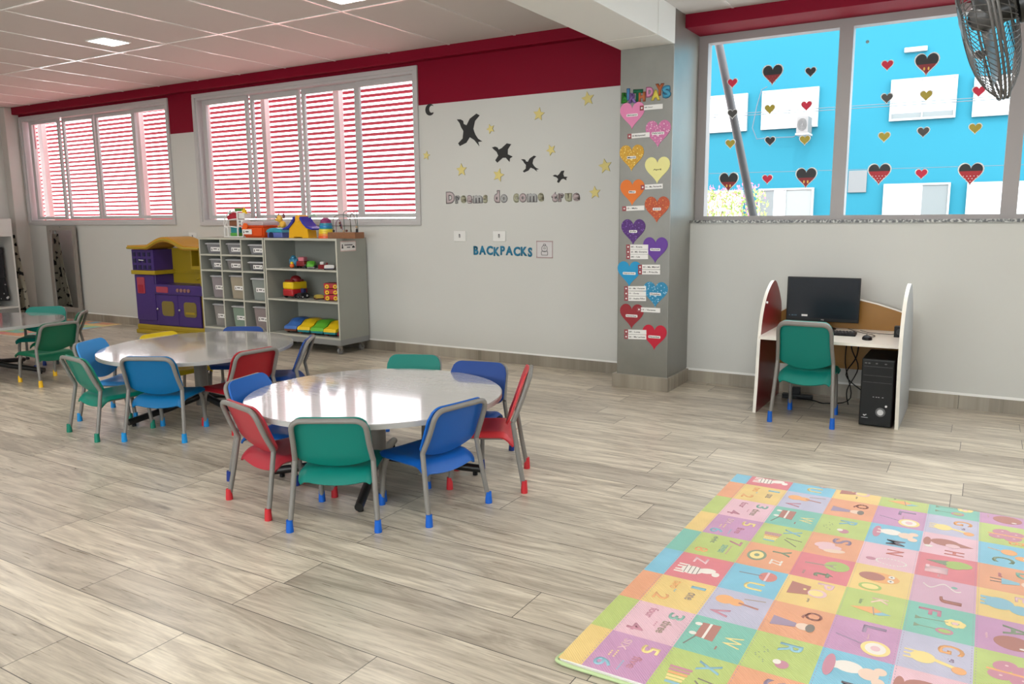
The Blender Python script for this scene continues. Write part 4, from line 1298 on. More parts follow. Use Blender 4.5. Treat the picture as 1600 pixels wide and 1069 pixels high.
# ------------------------------------------------------------------ wall decorations
STAR = pm('pale_gold_foam', (.66, .56, .20), .6, var=.05, vs=20)
STARE = pm('star_edge', (.30, .24, .08), .7)
stars = [(-3.084, 2.406, .062, 8, 'largest yellow foam star, highest on the white wall'), (-3.570, 2.309, .060, -8, 'yellow foam star on the wall between the moon row and the highest star'), (-4.087, 2.214, .046, 20, 'small yellow foam star right of the largest bird cutout'),
    (-4.842, 2.004, .044, -10, 'small yellow foam star beside the right window frame'), (-4.425, 1.849, .062, 2, 'yellow foam star directly above the start of the Dreams lettering'), (-4.005, 1.786, .062, -15, 'yellow foam star under the second bird cutout'),
    (-3.446, 1.990, .050, 25, 'small yellow foam star above the two smallest bird cutouts'), (-2.913, 1.827, .064, 10, 'yellow foam star near the pillar at mid height'), (-3.009, 1.603, .056, 5, 'yellow foam star right of the word true'), (-2.715, 2.209, .066, -6, 'yellow foam star partly hidden behind the cement pillar')]
for x, z, r, a, lab in stars:
    t = thing('foam_star', lab, 'star', (x, WY, z), 0, 'yellow foam stars on the white wall')
    MB().prism(star_pts(r * 1.04, .47, 5, pi / 2 + radians(a)), .004, mat=Matrix.Rotation(RX, 4, 'X')).build('backing', STARE, t)
    MB().prism(star_pts(r, .46, 5, pi / 2 + radians(a)), .003, mat=T(0, -.004, 0) @ Matrix.Rotation(RX, 4, 'X')).build('front', STAR, t)
DARK = pm('black_foam', (.022, .022, .022), .75)
DARKB = pm('black_foam_back', (.008, .008, .008), .8)
def cutout(name, label, cat, x, z, pts, grp=None):
    t = thing(name, label, cat, (x, WY, z), 0, grp)
    MB().prism(pts, .004, mat=Matrix.Rotation(RX, 4, 'X')).build('foam_sheet', DARK, t)
    return t
mp = [(.055 * cos(a) - .0, .055 * sin(a)) for a in [radians(40 + 280 * k / 24) for k in range(25)]]
mp += [(.022 + .032 * cos(a), .004 + .034 * sin(a)) for a in [radians(300 - 245 * k / 16) for k in range(17)]]
cutout('foam_moon', 'black crescent moon cutout beside the window top', 'moon', -4.787, 2.439, mp)
def bird(w, h, ang, v=0):
    base = [(-1, .10), (-.80, .22), (-.62, .24), (-.50, .12), (-.30, .16), (-.32, .55), (-.12, .98), (.10, 1.0), (.02, .62), (.16, .22), (.42, .04), (.70, -.06), (1.0, -.04), (.80, -.20), (.98, -.34), (.55, -.24), (.22, -.26),
            (.20, -.62), (-.05, -.98), (-.22, -.92), (-.12, -.55), (-.30, -.20), (-.55, -.10), (-.72, .02)]
    if v:
        base = [(-1, .0), (-.78, .18), (-.55, .20), (-.38, .10), (-.20, .30), (.05, .85), (.42, .95), (.35, .45), (.52, .10), (1.0, .12), (.85, -.12), (.95, -.38), (.5, -.22), (.25, -.35), (.0, -.9), (-.25, -.8), (-.18, -.35), (-.45, -.14), (-.75, -.08)]
    pts = [(x * cos(ang) - y * sin(ang), x * sin(ang) + y * cos(ang)) for x, y in base]
    xs = [p[0] for p in pts]; ys = [p[1] for p in pts]
    return [((x - min(xs)) / (max(xs) - min(xs)) * w - w / 2, (y - min(ys)) / (max(ys) - min(ys)) * h - h / 2) for x, y in pts]
cutout('bird_cutout', 'largest of the black flying bird cutouts, upper left of the row', 'bird cutout', -4.326, 2.214, bird(.287, .30, radians(-35)), 'black bird cutouts on the white wall')
cutout('bird_cutout', 'second largest black flying bird cutout, below right of the largest', 'bird cutout', -3.962, 1.987, bird(.226, .171, radians(-28), 1), 'black bird cutouts on the white wall')
cutout('bird_cutout', 'third black flying bird cutout in the descending row', 'bird cutout', -3.665, 1.875, bird(.189, .147, radians(-30)), 'black bird cutouts on the white wall')
cutout('bird_cutout', 'smallest black flying bird cutout, lower right end of the row', 'bird cutout', -3.355, 1.750, bird(.150, .107, radians(-10), 1), 'black bird cutouts on the white wall')

def widths(s):
    out = []
    for ch in s:
        cu = bpy.data.curves.new('w', 'FONT'); cu.body = ch; cu.size = 1
        ob = bpy.data.objects.new('w', cu); COL.objects.link(ob)
        bpy.context.evaluated_depsgraph_get().update()
        me = bpy.data.meshes.new_from_object(ob.evaluated_get(bpy.context.evaluated_depsgraph_get()))
        xs = [v.co.x for v in me.vertices]; ys = [v.co.y for v in me.vertices]
        out.append((max(xs) - min(xs), max(ys) - min(ys), min(ys)))
        bpy.data.objects.remove(ob); bpy.data.curves.remove(cu); bpy.data.meshes.remove(me)
    return out
def lettering(label, s, x0, x1, z0, cap, cols, y, outline=None, gap=.04, jit=0, bold=.035, sc=None):
    t = thing('wall_lettering', label, 'lettering', ((x0 + x1) / 2, y, z0))
    ws = widths(s)
    tot = sum(w for w, _, _ in ws) + gap * (len(s) - 1)
    k = (x1 - x0) / tot
    x = x0 - (x0 + x1) / 2
    r = random.Random(5)
    kz = cap / .70
    for i, (ch, (w, h, yb)) in enumerate(zip(s, ws)):
        dz = r.uniform(-jit, jit)
        rot = Matrix.Rotation(r.uniform(-jit, jit) * 3, 4, 'Z')
        base = T(x, 0, yb * kz + dz) @ Matrix.Rotation(RX, 4, 'X') @ rot
        b = MB()
        if outline:
            b.text(ch, outline if not isinstance(outline, list) else outline[i], base, w=w * k, h=h * kz, ext=.003, bold=bold * 1.9)
            b.text(ch, cols[i], T(w * k * .06, -.003, h * kz * .05) @ base, w=w * k * .88, h=h * kz * .90, ext=.0015, bold=bold * .9)
        else:
            b.text(ch, cols[i], base, w=w * k, h=h * kz, ext=.004, bold=bold)
        b.build('letter', None, t)
        x += (w + gap) * k
    return t
PKW = pm('letter_pinkish_white', (.50, .42, .43), .6, var=.15, vs=40)
GRW = pm('letter_grey_white', (.42, .43, .43), .6, var=.2, vs=40)
KHK = pm('letter_khaki', (.42, .42, .30), .6, var=.12, vs=40)
GLT = pm('letter_outline', (.13, .12, .13), .6)
MAR = pm('letter_maroon', (.14, .01, .03), .6)
KHD = pm('letter_khaki_dark', (.30, .30, .22), .6)
D, K_ = GLT, KHD
lettering('glitter lettering reading Dreams on the white wall', 'Dreams', -4.616, -4.131, 1.530, .120, [PKW, GRW, KHK, PKW, GRW, KHK], WY, [D, D, K_, D, D, K_], bold=.055)
lettering('glitter lettering reading do on the white wall', 'do', -4.059, -3.910, 1.530, .120, [PKW, GRW], WY, [D, D], bold=.055)
lettering('glitter lettering reading come on the white wall', 'come', -3.847, -3.519, 1.530, .128, [KHK, PKW, GRW, KHK], WY, [K_, D, D, K_], bold=.055)
lettering('glitter lettering reading true on the white wall', 'true', -3.442, -3.154, 1.528, .118, [PKW, PKW, KHK, PKW], WY, [D, D, K_, D], bold=.055)
for x, z in ((-4.573, 1.585), (-4.352, 1.560), (-4.028, 1.562), (-3.742, 1.572)):
    pass
BKP = pm('teal_blue_foam', (.01, .17, .30), .55, var=.35, vs=25)
lettering('hand cut teal blue lettering reading BACKPACKS', 'BACKPACKS', -4.30, -3.646, 1.034, .088, [BKP] * 9, WY, None, gap=.06, jit=.006, bold=.045)
# backpack pictogram
t = thing('backpack_sign', 'small square sign with a backpack drawing and red striped border', 'sign', (-3.514, WY, 1.098))
MB().prism([(-.086, -.078), (.086, -.078), (.086, .078), (-.086, .078)], .003, mat=Matrix.Rotation(RX, 4, 'X')).build('card', pm('sign_card', (.60, .58, .58), .6), t)
b = MB(); A = T(0, -.003, 0) @ Matrix.Rotation(RX, 4, 'X')
for k in range(15):
    x = -.084 + .0118 * k
    for y in (-.0745, .0745): b.prism([(x - .003, y - .005), (x + .003, y - .005), (x + .006, y + .005), (x, y + .005)], .0008, mat=A)
for k in range(12):
    y = -.066 + .0118 * k
    for x in (-.082, .082): b.prism([(x - .0045, y - .003), (x + .0045, y), (x + .0045, y + .005), (x - .0045, y + .002)], .0008, mat=A)
b.build('striped_border', pm('sign_maroon', (.22, .05, .05), .6), t)
def loop2d(b, pts, r, m=None, A=A, y=-.001):
    b.tube([(A @ Vector((p[0], p[1], .001))) for p in pts], r, m, seg=6, closed=True)
b = MB()
loop2d(b, rrect(-.033, .033, -.052, -.016, .008), .002)
loop2d(b, rrect(-.028, .028, -.020, .036, .022), .002)
loop2d(b, rrect(-.012, .012, .034, .050, .006), .002)
loop2d(b, rrect(-.010, .010, .006, .018, .005), .0015)
b.build('drawing', INK, t)

# pillar decorations
PY = 5.97
cl9 = [(.02, .22, .02), (.06, .22, .45), (.25, .14, .42), (.0, .12, .05), (.42, .12, .04), (.62, .25, .42), (.68, .56, .08), (.42, .10, .03), (.06, .32, .50)]
t = thing('wall_lettering', 'multicoloured foam lettering reading BIRTHDAYS at the top of the cement pillar', 'lettering', (-2.357, PY, 2.32))
edges = [(.01, .10, .01), (.02, .10, .25), (.12, .06, .25), (.0, .05, .02), (.25, .06, .02), (.35, .10, .2), (.4, .3, .03), (.22, .05, .01), (.02, .15, .28)]
for i, (ch, x0, x1, z0, z1, a) in enumerate((('B', -2.565, -2.512, 2.271, 2.354, 3), ('I', -2.520, -2.492, 2.290, 2.381, 0), ('R', -2.500, -2.434, 2.268, 2.345, 2), ('T', -2.470, -2.388, 2.275, 2.370, 3), ('H', -2.424, -2.362, 2.272, 2.345, 0), ('D', -2.358, -2.298, 2.299, 2.378, 0), ('A', -2.318, -2.242, 2.272, 2.352, 0), ('Y', -2.284, -2.212, 2.305, 2.395, 0), ('S', -2.223, -2.153, 2.278, 2.374, -6))):
    b = MB()
    yy = -.001 * (i % 3)
    b.text(ch, pm('foam_edge_%s' % ch, edges[i], .6), T(x0 + 2.357, yy, z0 - 2.32) @ Matrix.Rotation(RX, 4, 'X') @ Matrix.Rotation(radians(-a), 4, 'Z'), w=x1 - x0, h=z1 - z0, ext=.003, bold=.09)
    b.text(ch, pm('foam_%s' % ch, cl9[i], .6, var=.15, vs=60), T(x0 + 2.357 + .005, yy - .003, z0 - 2.32 + .006) @ Matrix.Rotation(RX, 4, 'X') @ Matrix.Rotation(radians(-a), 4, 'Z'), w=x1 - x0 - .010, h=z1 - z0 - .012, ext=.0012, bold=.05)
    b.build('letter', None, t)
def glitter(name, c, c2):
    k = NB(name)
    tcn = k.n('ShaderNodeTexCoord'); v = k.n('ShaderNodeTexVoronoi'); v.inputs['Scale'].default_value = 140
    k.l(tcn.outputs['Object'], v.inputs['Vector'])
    r = k.n('ShaderNodeTexWhiteNoise', noise_dimensions='3D'); k.l(v.outputs['Position'], r.inputs['Vector'])
    k.l(k.ramp(r.outputs[0], [(.0, tuple(q * .75 for q in c)), (.6, c), (.88, c), (.93, c2)]), k.b.inputs['Base Color'])
    k.b.inputs['Roughness'].default_value = .45
    return k.m
months = [('January', -2.470, 2.171, (.72, .22, .42), 0), ('February', -2.255, 2.021, (.60, .16, .36), (.8, .6, .7)), ('March', -2.470, 1.848, (.62, .33, .01), (.85, .7, .2)), ('April', -2.255, 1.746, (.78, .74, .30), 0),
    ('May', -2.460, 1.580, (.72, .17, .015), 0), ('June', -2.251, 1.444, (.50, .07, .01), (.7, .25, .05)), ('July', -2.447, 1.270, (.075, .008, .17), (.2, .08, .4)), ('August', -2.258, 1.129, (.12, .035, .30), 0),
    ('September', -2.475, .935, (.005, .28, .55), 0), ('October', -2.250, .777, (.01, .24, .45), (.4, .65, .8)), ('November', -2.449, .591, (.28, .012, .02), 0), ('December', -2.251, .432, (.50, .0, .025), 0)]
names = ['pink', 'glittery pink', 'glittery gold', 'pale yellow', 'orange', 'glittery dark orange', 'glittery deep purple', 'violet', 'turquoise blue', 'glittery blue', 'dark red', 'crimson']
for i, (mn, x, z, c, g) in enumerate(months):
    t = thing('month_heart', '%s heart cutout labelled %s on the cement pillar' % (names[i], mn), 'month cutout', (x, PY, z + .005), 0, 'month cutouts on the cement pillar')
    m = glitter('glitter_%s' % mn, c, g) if g else pm('foam_%s' % mn, c, .55)
    MB().prism(heart_pts(.205, .205), .004, mat=T(0, 0, -.005) @ Matrix.Rotation(RX, 4, 'X')).build('foam_heart', m, t)
    w = .022 + .0085 * len(mn)
    lb = MB().prism(rrect(-w / 2 - .006, w / 2 + .006, -.0105, .0105, .006), .001, mat=T(0, -.004, 0) @ Matrix.Rotation(RX, 4, 'X')).build('name_label', PAPER if mn != 'April' else m, t)
    MB().text(mn, None, T(0, -.005, 0) @ Matrix.Rotation(RX, 4, 'X'), w=w, h=.013 if mn not in ('May', 'July', 'January', 'February', 'August', 'April') else .015, ext=.0003, align='C', bold=.02).build('lettering', INK, lb)
tags = [(-2.407, 2.224, -2.220, 2.225, '05 Igor', 'name strip overlapping the January heart'), (-2.506, 2.016, -2.322, 2.020, '22 Mohammed', 'name strip left of the February heart'), (-2.388, 1.619, -2.206, 1.625, '15 - Ms. Fernanda', 'name strip under the pale yellow April heart'),
    (-2.542, 1.455, -2.355, 1.460, '13 - Malu', 'name strip under the orange May heart'), (-2.504, 1.152, -2.317, 1.154, '04 - Kosta', 'topmost of three name strips beside the August heart'), (-2.503, 1.112, -2.316, 1.115, '26 - MS. Giovanna', 'middle of three name strips beside the August heart'),
    (-2.502, 1.072, -2.316, 1.076, '30 - Liz', 'bottom of three name strips beside the August heart'), (-2.399, .993, -2.214, .998, '23 - Ms. Marcel', 'upper of two name strips right of the September heart'), (-2.399, .953, -2.213, .957, '08 - Priscila', 'lower of two name strips right of the September heart'),
    (-2.516, .816, -2.329, .824, '03 - Ms. Vanessa', 'topmost of three name strips left of the October heart'), (-2.515, .776, -2.328, .781, '15 - Zody', 'middle of three name strips left of the October heart'), (-2.514, .735, -2.327, .741, '23 - Andre Filho', 'bottom of three name strips left of the October heart'),
    (-2.402, .652, -2.206, .653, '13 - Vanessa', 'name strip overlapping the dark red November heart'), (-2.510, .463, -2.319, .470, '09 - Luiza', 'upper of two name strips left of the December heart'), (-2.510, .422, -2.319, .430, '26 - Ms Larissa', 'lower of two name strips left of the December heart')]
TR_ = pm('tag_dull_red', (.30, .055, .065), .6)
for (x0, z0, x1, z1, s, lab) in tags:
    t = thing('name_strip', lab, 'name tag', ((x0 + x1) / 2, PY - .0045, (z0 + z1) / 2), 0, 'name strips on the cement pillar')
    rot = Matrix.Rotation(atan2(z1 - z0, x1 - x0), 4, 'Z')
    w = (x1 - x0) / 2
    A = Matrix.Rotation(RX, 4, 'X') @ rot
    MB().prism([(-w + .034, -.0185), (w, -.0185), (w, .0185), (-w + .034, .0185)], .0015, mat=A).build('paper_strip', PAPER, t)
    e = MB().prism([(-w, -.0185), (-w + .034, -.0185), (-w + .034, .0185), (-w, .0185)], .0015, mat=A).build('red_square', TR_, t)
    MB().prism(ell(-w + .017, 0, .007, .007, 12), .0004, mat=T(0, -.0015, 0) @ A).build('emblem', PAPER, e)
    MB().text(s, None, T(0, -.0015, 0) @ A @ T(.034 + .006 - w, -.006, 0), w=min(.0098 * len(s), 2 * w - .05), h=.0125, ext=.0003, bold=.02).build('lettering', INK, t)

# ------------------------------------------------------------------ window stickers
SB = pm('sticker_black', (.012, .012, .014), .5); SR = pm('sticker_red', (.62, .0, .04), .5); SG = pm('sticker_gold', (.42, .33, .02), .5); SGR = pm('sticker_dark_grey', (.06, .055, .05), .5)
SDR = pm('sticker_dark_red', (.26, .01, .015), .5); SWH = pm('sticker_white_edge', (.85, .85, .85), .5)
def sticker(x, z, kind, label):
    t = thing('window_sticker', label, 'window sticker', (x, 6.611, z), 0, 'heart stickers on the picture window')
    R = Matrix.Rotation(RX, 4, 'X')
    if kind in 'rkgd':
        m = {'r': SR, 'k': SB, 'g': SG, 'd': SGR}[kind]
        MB().prism(heart_pts(.088, .082, 28), .0008, mat=R).build('white_edge', SWH, t)
        MB().prism(heart_pts(.076, .070, 28), .0012, mat=T(0, -.0008, 0) @ R).build('heart', m, t)
        return
    MB().prism(heart_pts(.165, .165, 40), .0008, mat=R).build('white_edge', SWH, t)
    pts = heart_pts(.148, .150, 60)
    MB().prism(pts, .0012, mat=T(0, -.0008, 0) @ R).build('heart', SB, t)
    low = [p for p in pts if p[1] < {'M': .012, 'Q': .010, 'P': .030}[kind]]
    lo = MB().prism(low, .0008, mat=T(0, -.002, 0) @ R).build('lower_half', SDR if kind != 'P' else pm('sticker_red_dotted', (.45, .01, .02), .5), t)
    b = MB()
    if kind == 'M':
        for s in (-1, 1): b.prism(ell(s * .014, -.028, .006, .012, 12), .0005, mat=T(0, -.0028, 0) @ R)
        b.build('spots', pm('sticker_yellow', (.85, .55, .1), .5), lo)
    elif kind in 'PQ':
        r = random.Random(int(x * 100))
        for k in range(3):
            for j in range(5 - k):
                b.prism(ell((j - (4 - k) / 2) * .022, -.012 - k * .018, .0035, .0035, 8), .0005, mat=T(0, -.0028, 0) @ R)
        b.build('spots', SWH if kind == 'P' else pm('sticker_glitter_spots', (.4, .05, .06), .5), lo)
sticker(-1.560, 2.482, 'Q', 'large black and dark red heart sticker at the top of the left pane')
sticker(-1.274, 2.476, 'k', 'small black heart sticker at the top right of the left pane')
sticker(-1.874, 2.447, 'r', 'small red heart sticker over the leaning post')
sticker(-1.570, 2.221, 'g', 'small gold heart sticker in the middle of the left pane, upper row')
sticker(-1.293, 2.226, 'r', 'small red heart sticker at the right of the left pane')
sticker(-1.866, 2.206, 'd', 'small dark grey heart sticker over the leaning post')
sticker(-1.558, 1.974, 'k', 'small black heart sticker in the middle of the left pane, lower row')
sticker(-1.293, 1.967, 'g', 'small gold heart sticker under the air conditioner')
sticker(-1.875, 1.969, 'g', 'small gold heart sticker near the left edge of the left pane')
sticker(-1.878, 1.664, 'M', 'large black over red heart sticker, lower left of the left pane')
sticker(-1.567, 1.677, 'r', 'small red heart sticker low between the two large ones of the left pane')
sticker(-1.270, 1.679, 'M', 'large black over red heart sticker, lower right of the left pane')
sticker(-.738, 2.472, 'r', 'small red heart sticker at the upper left of the middle pane')
sticker(-.480, 2.453, 'M', 'large black over red heart sticker high on the middle pane')
sticker(-.727, 2.237, 'd', 'small dark grey heart sticker at the left of the middle pane')
sticker(-.469, 2.235, 'g', 'small gold heart sticker in front of the white window of the blue building')
sticker(-.141, 2.236, 'r', 'small red heart sticker just below the fan')
sticker(-.729, 1.959, 'g', 'small gold heart sticker at the left of the middle pane')
sticker(-.471, 1.979, 'd', 'small dark grey heart sticker at the centre of the middle pane')
sticker(-.145, 1.984, 'g', 'small gold heart sticker at the right of the middle pane')
sticker(-.747, 1.690, 'P', 'large red heart sticker with white dots, lower left of the middle pane')
sticker(-.464, 1.681, 'r', 'small red heart sticker low between the two dotted ones')
sticker(-.151, 1.670, 'P', 'large red heart sticker with white dots, lower right of the middle pane')
sticker(-.146, 2.478, 'k', 'small dark heart sticker seen through the fan guard')
t = thing('suction_hook', 'tiny round suction hook at the upper left of the middle pane', 'hook', (-.882, 6.612, 2.655))
MB().cyl((0, 0), .012, 0, .004, seg=16, mat=Matrix.Rotation(RX, 4, 'X')).build('cup', pm('suction_grey', (.25, .38, .40), .3), t)

# ------------------------------------------------------------------ computer desk
t = thing('computer_desk', 'white topped computer desk with rounded red and grey side panels', 'desk', (-.895, 5.98, 0))
ox, oy = .895, -5.98
DW = pm('desk_white_edge', (.80, .77, .70), .4)
DR = pm('desk_red_laminate', (.20, .012, .015), .28)
DG = pm('desk_outer_grey', (.42, .45, .48), .4)
DY = pm('desk_mustard_laminate', (.30, .135, .012), .4)
DT = pm('desk_top_white', (.78, .74, .66), .3)
def side(profile, x0, x1, mi, mo, inner_right):
    b = MB()
    Mx = Matrix(((0, 0, 1, x0 + ox), (1, 0, 0, oy), (0, 1, 0, 0), (0, 0, 0, 1)))
    b.prism(profile, x1 - x0, mat=Mx)
    o = b.build('side_panel', None, t)
    for m in (DW, mi, mo): o.data.materials.append(m)
    for p in o.data.polygons:
        if abs(p.normal.x) > .9:
            p.material_index = 1 if (p.normal.x > 0) == inner_right else 2
    return o
def spline(pts, n=6):
    out = []
    P = [Vector(p) for p in pts]
    for i in range(len(P) - 1):
        p0, p1, p2, p3 = P[max(i - 1, 0)], P[i], P[i + 1], P[min(i + 2, len(P) - 1)]
        for k in range(n):
            u = k / n
            out.append(tuple(.5 * ((2 * p1) + (p2 - p0) * u + (2 * p0 - 5 * p1 + 4 * p2 - p3) * u * u + (3 * p1 - p0 - 3 * p2 + p3) * u ** 3)))
    out.append(tuple(P[-1]))
    return out
prL = spline([(5.615, 0), (5.650, .27), (5.665, .47), (5.705, .657), (5.80, .80), (5.93, .885), (6.06, .915), (6.17, .855), (6.26, .77), (6.31, .68), (6.33, .40), (6.34, 0)])
prR = spline([(5.600, 0), (5.51, .37), (5.50, .55), (5.515, .68), (5.60, .83), (5.75, .915), (5.90, .935), (6.02, .86), (6.14, .75), (6.22, .60), (6.275, .34), (6.32, 0)])
side([p[:2] for p in prL], -1.368, -1.346, DR, DG, True)
side([p[:2] for p in prR], -.445, -.423, DR, DG, False)
MB().prism([(-1.345, 5.605), (-1.15, 5.590), (-.9, 5.585), (-.65, 5.588), (-.446, 5.595), (-.446, 6.30), (-1.345, 6.30)], .020, mat=T(ox, oy, .535)).build('desktop', DT, t)
ap = [(-.45, .25), (-.45, .66), (-.36, .715), (-.22, .755), (-.05, .778), (.1, .770), (.22, .745), (.34, .71), (.448, .675), (.448, .25)]
b = MB(); b.prism(ap, .016, mat=T(0, 6.318 + oy, 0) @ Matrix.Rotation(RX, 4, 'X')); b.build('back_panel', DY, t)
b = MB(); b.tube([(p[0], 6.310 + oy, p[1]) for p in ap[1:-1]], .0085, seg=8); b.build('edge_strip', DW, t, smooth=True)
b = MB(); b.cyl((0, 0), .008, 0, .012, seg=12, mat=T(-1.346 + ox, 5.80 + oy, .775) @ Matrix.Rotation(pi / 2, 4, 'Y')); b.build('panel_cap', SWH, t)
ZD = .555
t = thing('monitor', 'black flat computer monitor on the desk', 'monitor', (-1.025, 6.17, ZD), radians(2))
MB().box(-.253, .253, -.012, .012, .058, .385, bev=.004).build('housing', BLACKP, t)
SCR = pm('dark_screen', (.006, .009, .015), .2, spec=.3)
sc_ = MB().box(-.244, .244, -.0135, -.0118, .083, .376).build('screen', SCR, t)
MB().prism([(-.142, .093), (-.100, .093), (-.100, .107), (-.142, .107)], .0008, mat=T(0, -.0135, 0) @ Matrix.Rotation(RX, 4, 'X')).build('white_sticker', PAPER, sc_)
b = MB()
for k, x in enumerate((-.232, -.214, -.206, -.194, -.184)): b.prism([(x, .095), (x + .007, .095), (x + .007, .102), (x, .102)], .0006, mat=T(0, -.0135, 0) @ Matrix.Rotation(RX, 4, 'X'))
b.build('taskbar_icons', pm('faint_blue_icons', (.03, .10, .16), .4), sc_)
MB().text('HQ', None, T(-.004, -.0122, .0665) @ Matrix.Rotation(RX, 4, 'X'), w=.020, h=.010, ext=.0004, bold=.03).build('brand_mark', pm('mark_silver', (.5, .5, .5), .4), t)
b = MB(); b.box(-.03, .03, .0, .03, .010, .07, bev=.004); b.build('stand_neck', BLACKP, t)
b = MB(); b.lathe((0, .02, 0), [(.10, 0), (.10, .006), (.08, .012), (0, .013)], seg=32); b.build('stand_base', BLACKP, t, smooth=True)
t = thing('keyboard', 'black keyboard lying in front of the monitor', 'keyboard', (-.955, 5.945, ZD), radians(3))
MB().box(-.20, .20, -.065, .065, 0, .016, bev=.004).build('case', BLACKP, t)
KM = pm('key_black', (.022, .022, .024), .5)
b = MB()
for r in range(6):
    for c in range(17):
        if r == 0 and 4 <= c <= 9: continue
        x = -.19 + c * .0225; y = -.055 + r * .0195
        b.box(x, x + .018, y, y + .0155, .0155, .022, bev=.0015, seg=1)
b.box(-.10, .035, -.055, -.0395, .0155, .022)
kk = b.build('keys', KM, t)
kk['kind'] = 'stuff'
t = thing('computer_mouse', 'black computer mouse on the right of the desk', 'mouse', (-.665, 5.79, ZD), radians(12))
b = MB(); b.ball((0, 0, .006), .034, sc=(.95, 1.45, .72), seg=24)
for v in b.bm.verts: v.co.z = max(v.co.z, .0005)
b.build('shell', BLACKP, t, smooth=True)
MB().cyl((0, 0), .006, -.003, .003, seg=14, mat=T(0, .028, .027) @ Matrix.Rotation(pi / 2, 4, 'Y')).build('scroll_wheel', pm('wheel_grey', (.15, .15, .15), .4), t)
tag(MB().tube([(-.655, 5.845, ZD + .012), (-.64, 5.90, ZD + .006), (-.635, 5.96, ZD + .004), (-.66, 6.02, ZD + .004), (-.72, 6.07, ZD + .004), (-.80, 6.16, ZD + .004), (-.85, 6.26, ZD + .004)], .0024, seg=6).build('mouse_cable', BLACKP, smooth=True), 'thin black mouse cable curving back across the desk', 'cable')
t = thing('speaker', 'small black cube speaker at the right end of the desk', 'speaker', (-.485, 6.02, ZD))
MB().box(-.035, .035, -.035, .035, 0, .075, bev=.004).build('cabinet', BLACKP, t)
MB().cyl((0, 0), .022, 0, .003, seg=24, mat=T(0, -.035, .038) @ Matrix.Rotation(RX, 4, 'X')).build('cone', pm('speaker_cone', (.03, .03, .03), .6), t)
tag(MB().tube([(-.50, 6.057, ZD + .02), (-.54, 6.09, ZD + .004), (-.62, 6.09, ZD + .004), (-.70, 6.12, ZD + .004), (-.76, 6.20, ZD + .004)], .0022, seg=6).build('speaker_cable', BLACKP, smooth=True), 'thin black speaker cable running behind the mouse', 'cable')
t = thing('computer_tower', 'black computer tower standing under the right side of the desk', 'computer', (-.565, 5.82, 0))
MB().box(-.10, .10, -.215, .215, .006, .455, bev=.006, seg=3).build('case', BLACKP, t)
FP = pm('tower_front', (.005, .006, .006), .3, spec=.25)
fp = MB().box(-.096, .096, -.222, -.212, .010, .452, bev=.006, seg=3).build('front_panel', FP, t)
b = MB()
for z in (.405, .345, .30): b.box(-.086, .086, -.2235, -.221, z, z + .003)
b.build('bay_lines', pm('tower_line', (.035, .035, .037), .4), fp)
MB().cyl((0, 0), .030, 0, .006, seg=32, mat=T(.03, -.2215, .105) @ Matrix.Rotation(RX, 4, 'X')).build('power_ring', pm('dark_ring', (.10, .10, .10), .3), fp)
MB().cyl((0, 0), .019, 0, .009, seg=28, mat=T(.03, -.2215, .105) @ Matrix.Rotation(RX, 4, 'X')).build('power_button', pm('button_silver', (.50, .50, .50), .3, metal=.5), fp)
MB().cyl((0, 0), .007, 0, .006, seg=16, mat=T(.062, -.2215, .148) @ Matrix.Rotation(RX, 4, 'X')).build('reset_button', SWH, fp)
b = MB()
for x in (-.022, -.004, .010, .034): b.prism([(x, 0), (x + .009, 0), (x + .009, .004), (x, .004)], .0006, mat=T(0, -.222, .202) @ Matrix.Rotation(RX, 4, 'X'))
b.build('port_row', pm('port_grey', (.35, .35, .35), .4), fp)
b = MB()
for x in (-.075, -.055, -.01, .045): b.prism(ell(x, 0, .008, .004, 12), .0006, mat=T(0, -.222, .428) @ Matrix.Rotation(RX, 4, 'X'))
b.build('jack_row', pm('jack_grey', (.10, .10, .10), .4), fp)
b = MB(); b.prism([(-.076, .078), (-.066, .070), (-.050, .082), (-.058, .084), (-.064, .078), (-.070, .083)], .0006, mat=T(0, -.222, 0) @ Matrix.Rotation(RX, 4, 'X')); b.prism([(-.084, .059), (-.044, .059), (-.044, .062), (-.084, .062)], .0006, mat=T(0, -.222, 0) @ Matrix.Rotation(RX, 4, 'X')); b.build('emblem', pm('mark_silver', (.5, .5, .5), .4), fp)
for k, pts in enumerate(([(-.80, 6.26, .53), (-.82, 6.25, .42), (-.76, 6.2, .28), (-.82, 6.15, .12), (-.80, 6.1, .02)], [(-.77, 6.26, .53), (-.78, 6.24, .36), (-.84, 6.2, .22), (-.72, 6.16, .12), (-.66, 6.07, .10)], [(-.85, 6.27, .53), (-.86, 6.27, .30), (-.80, 6.2, .05), (-.95, 6.1, .012), (-1.05, 6.15, .012), (-1.2, 6.2, .012)])):
    tag(MB().tube(spline(pts, 5), .0042, seg=6).build('power_cable', BLACKP, smooth=True), ('black cable hanging behind the desk chair to the floor', 'black cable looping under the desk into the computer tower', 'black cable lying on the floor under the desk')[k], 'cable')
t = thing('power_strip', 'black power strip on the floor in the shade under the desk', 'power strip', (-1.18, 6.22, 0), radians(5))
MB().box(-.11, .11, -.03, .03, 0, .035, bev=.004).build('casing', BLACKP, t)
MB().box(-.04, .02, -.025, .025, .035, .09, bev=.006).build('adapter', BLACKP, t)

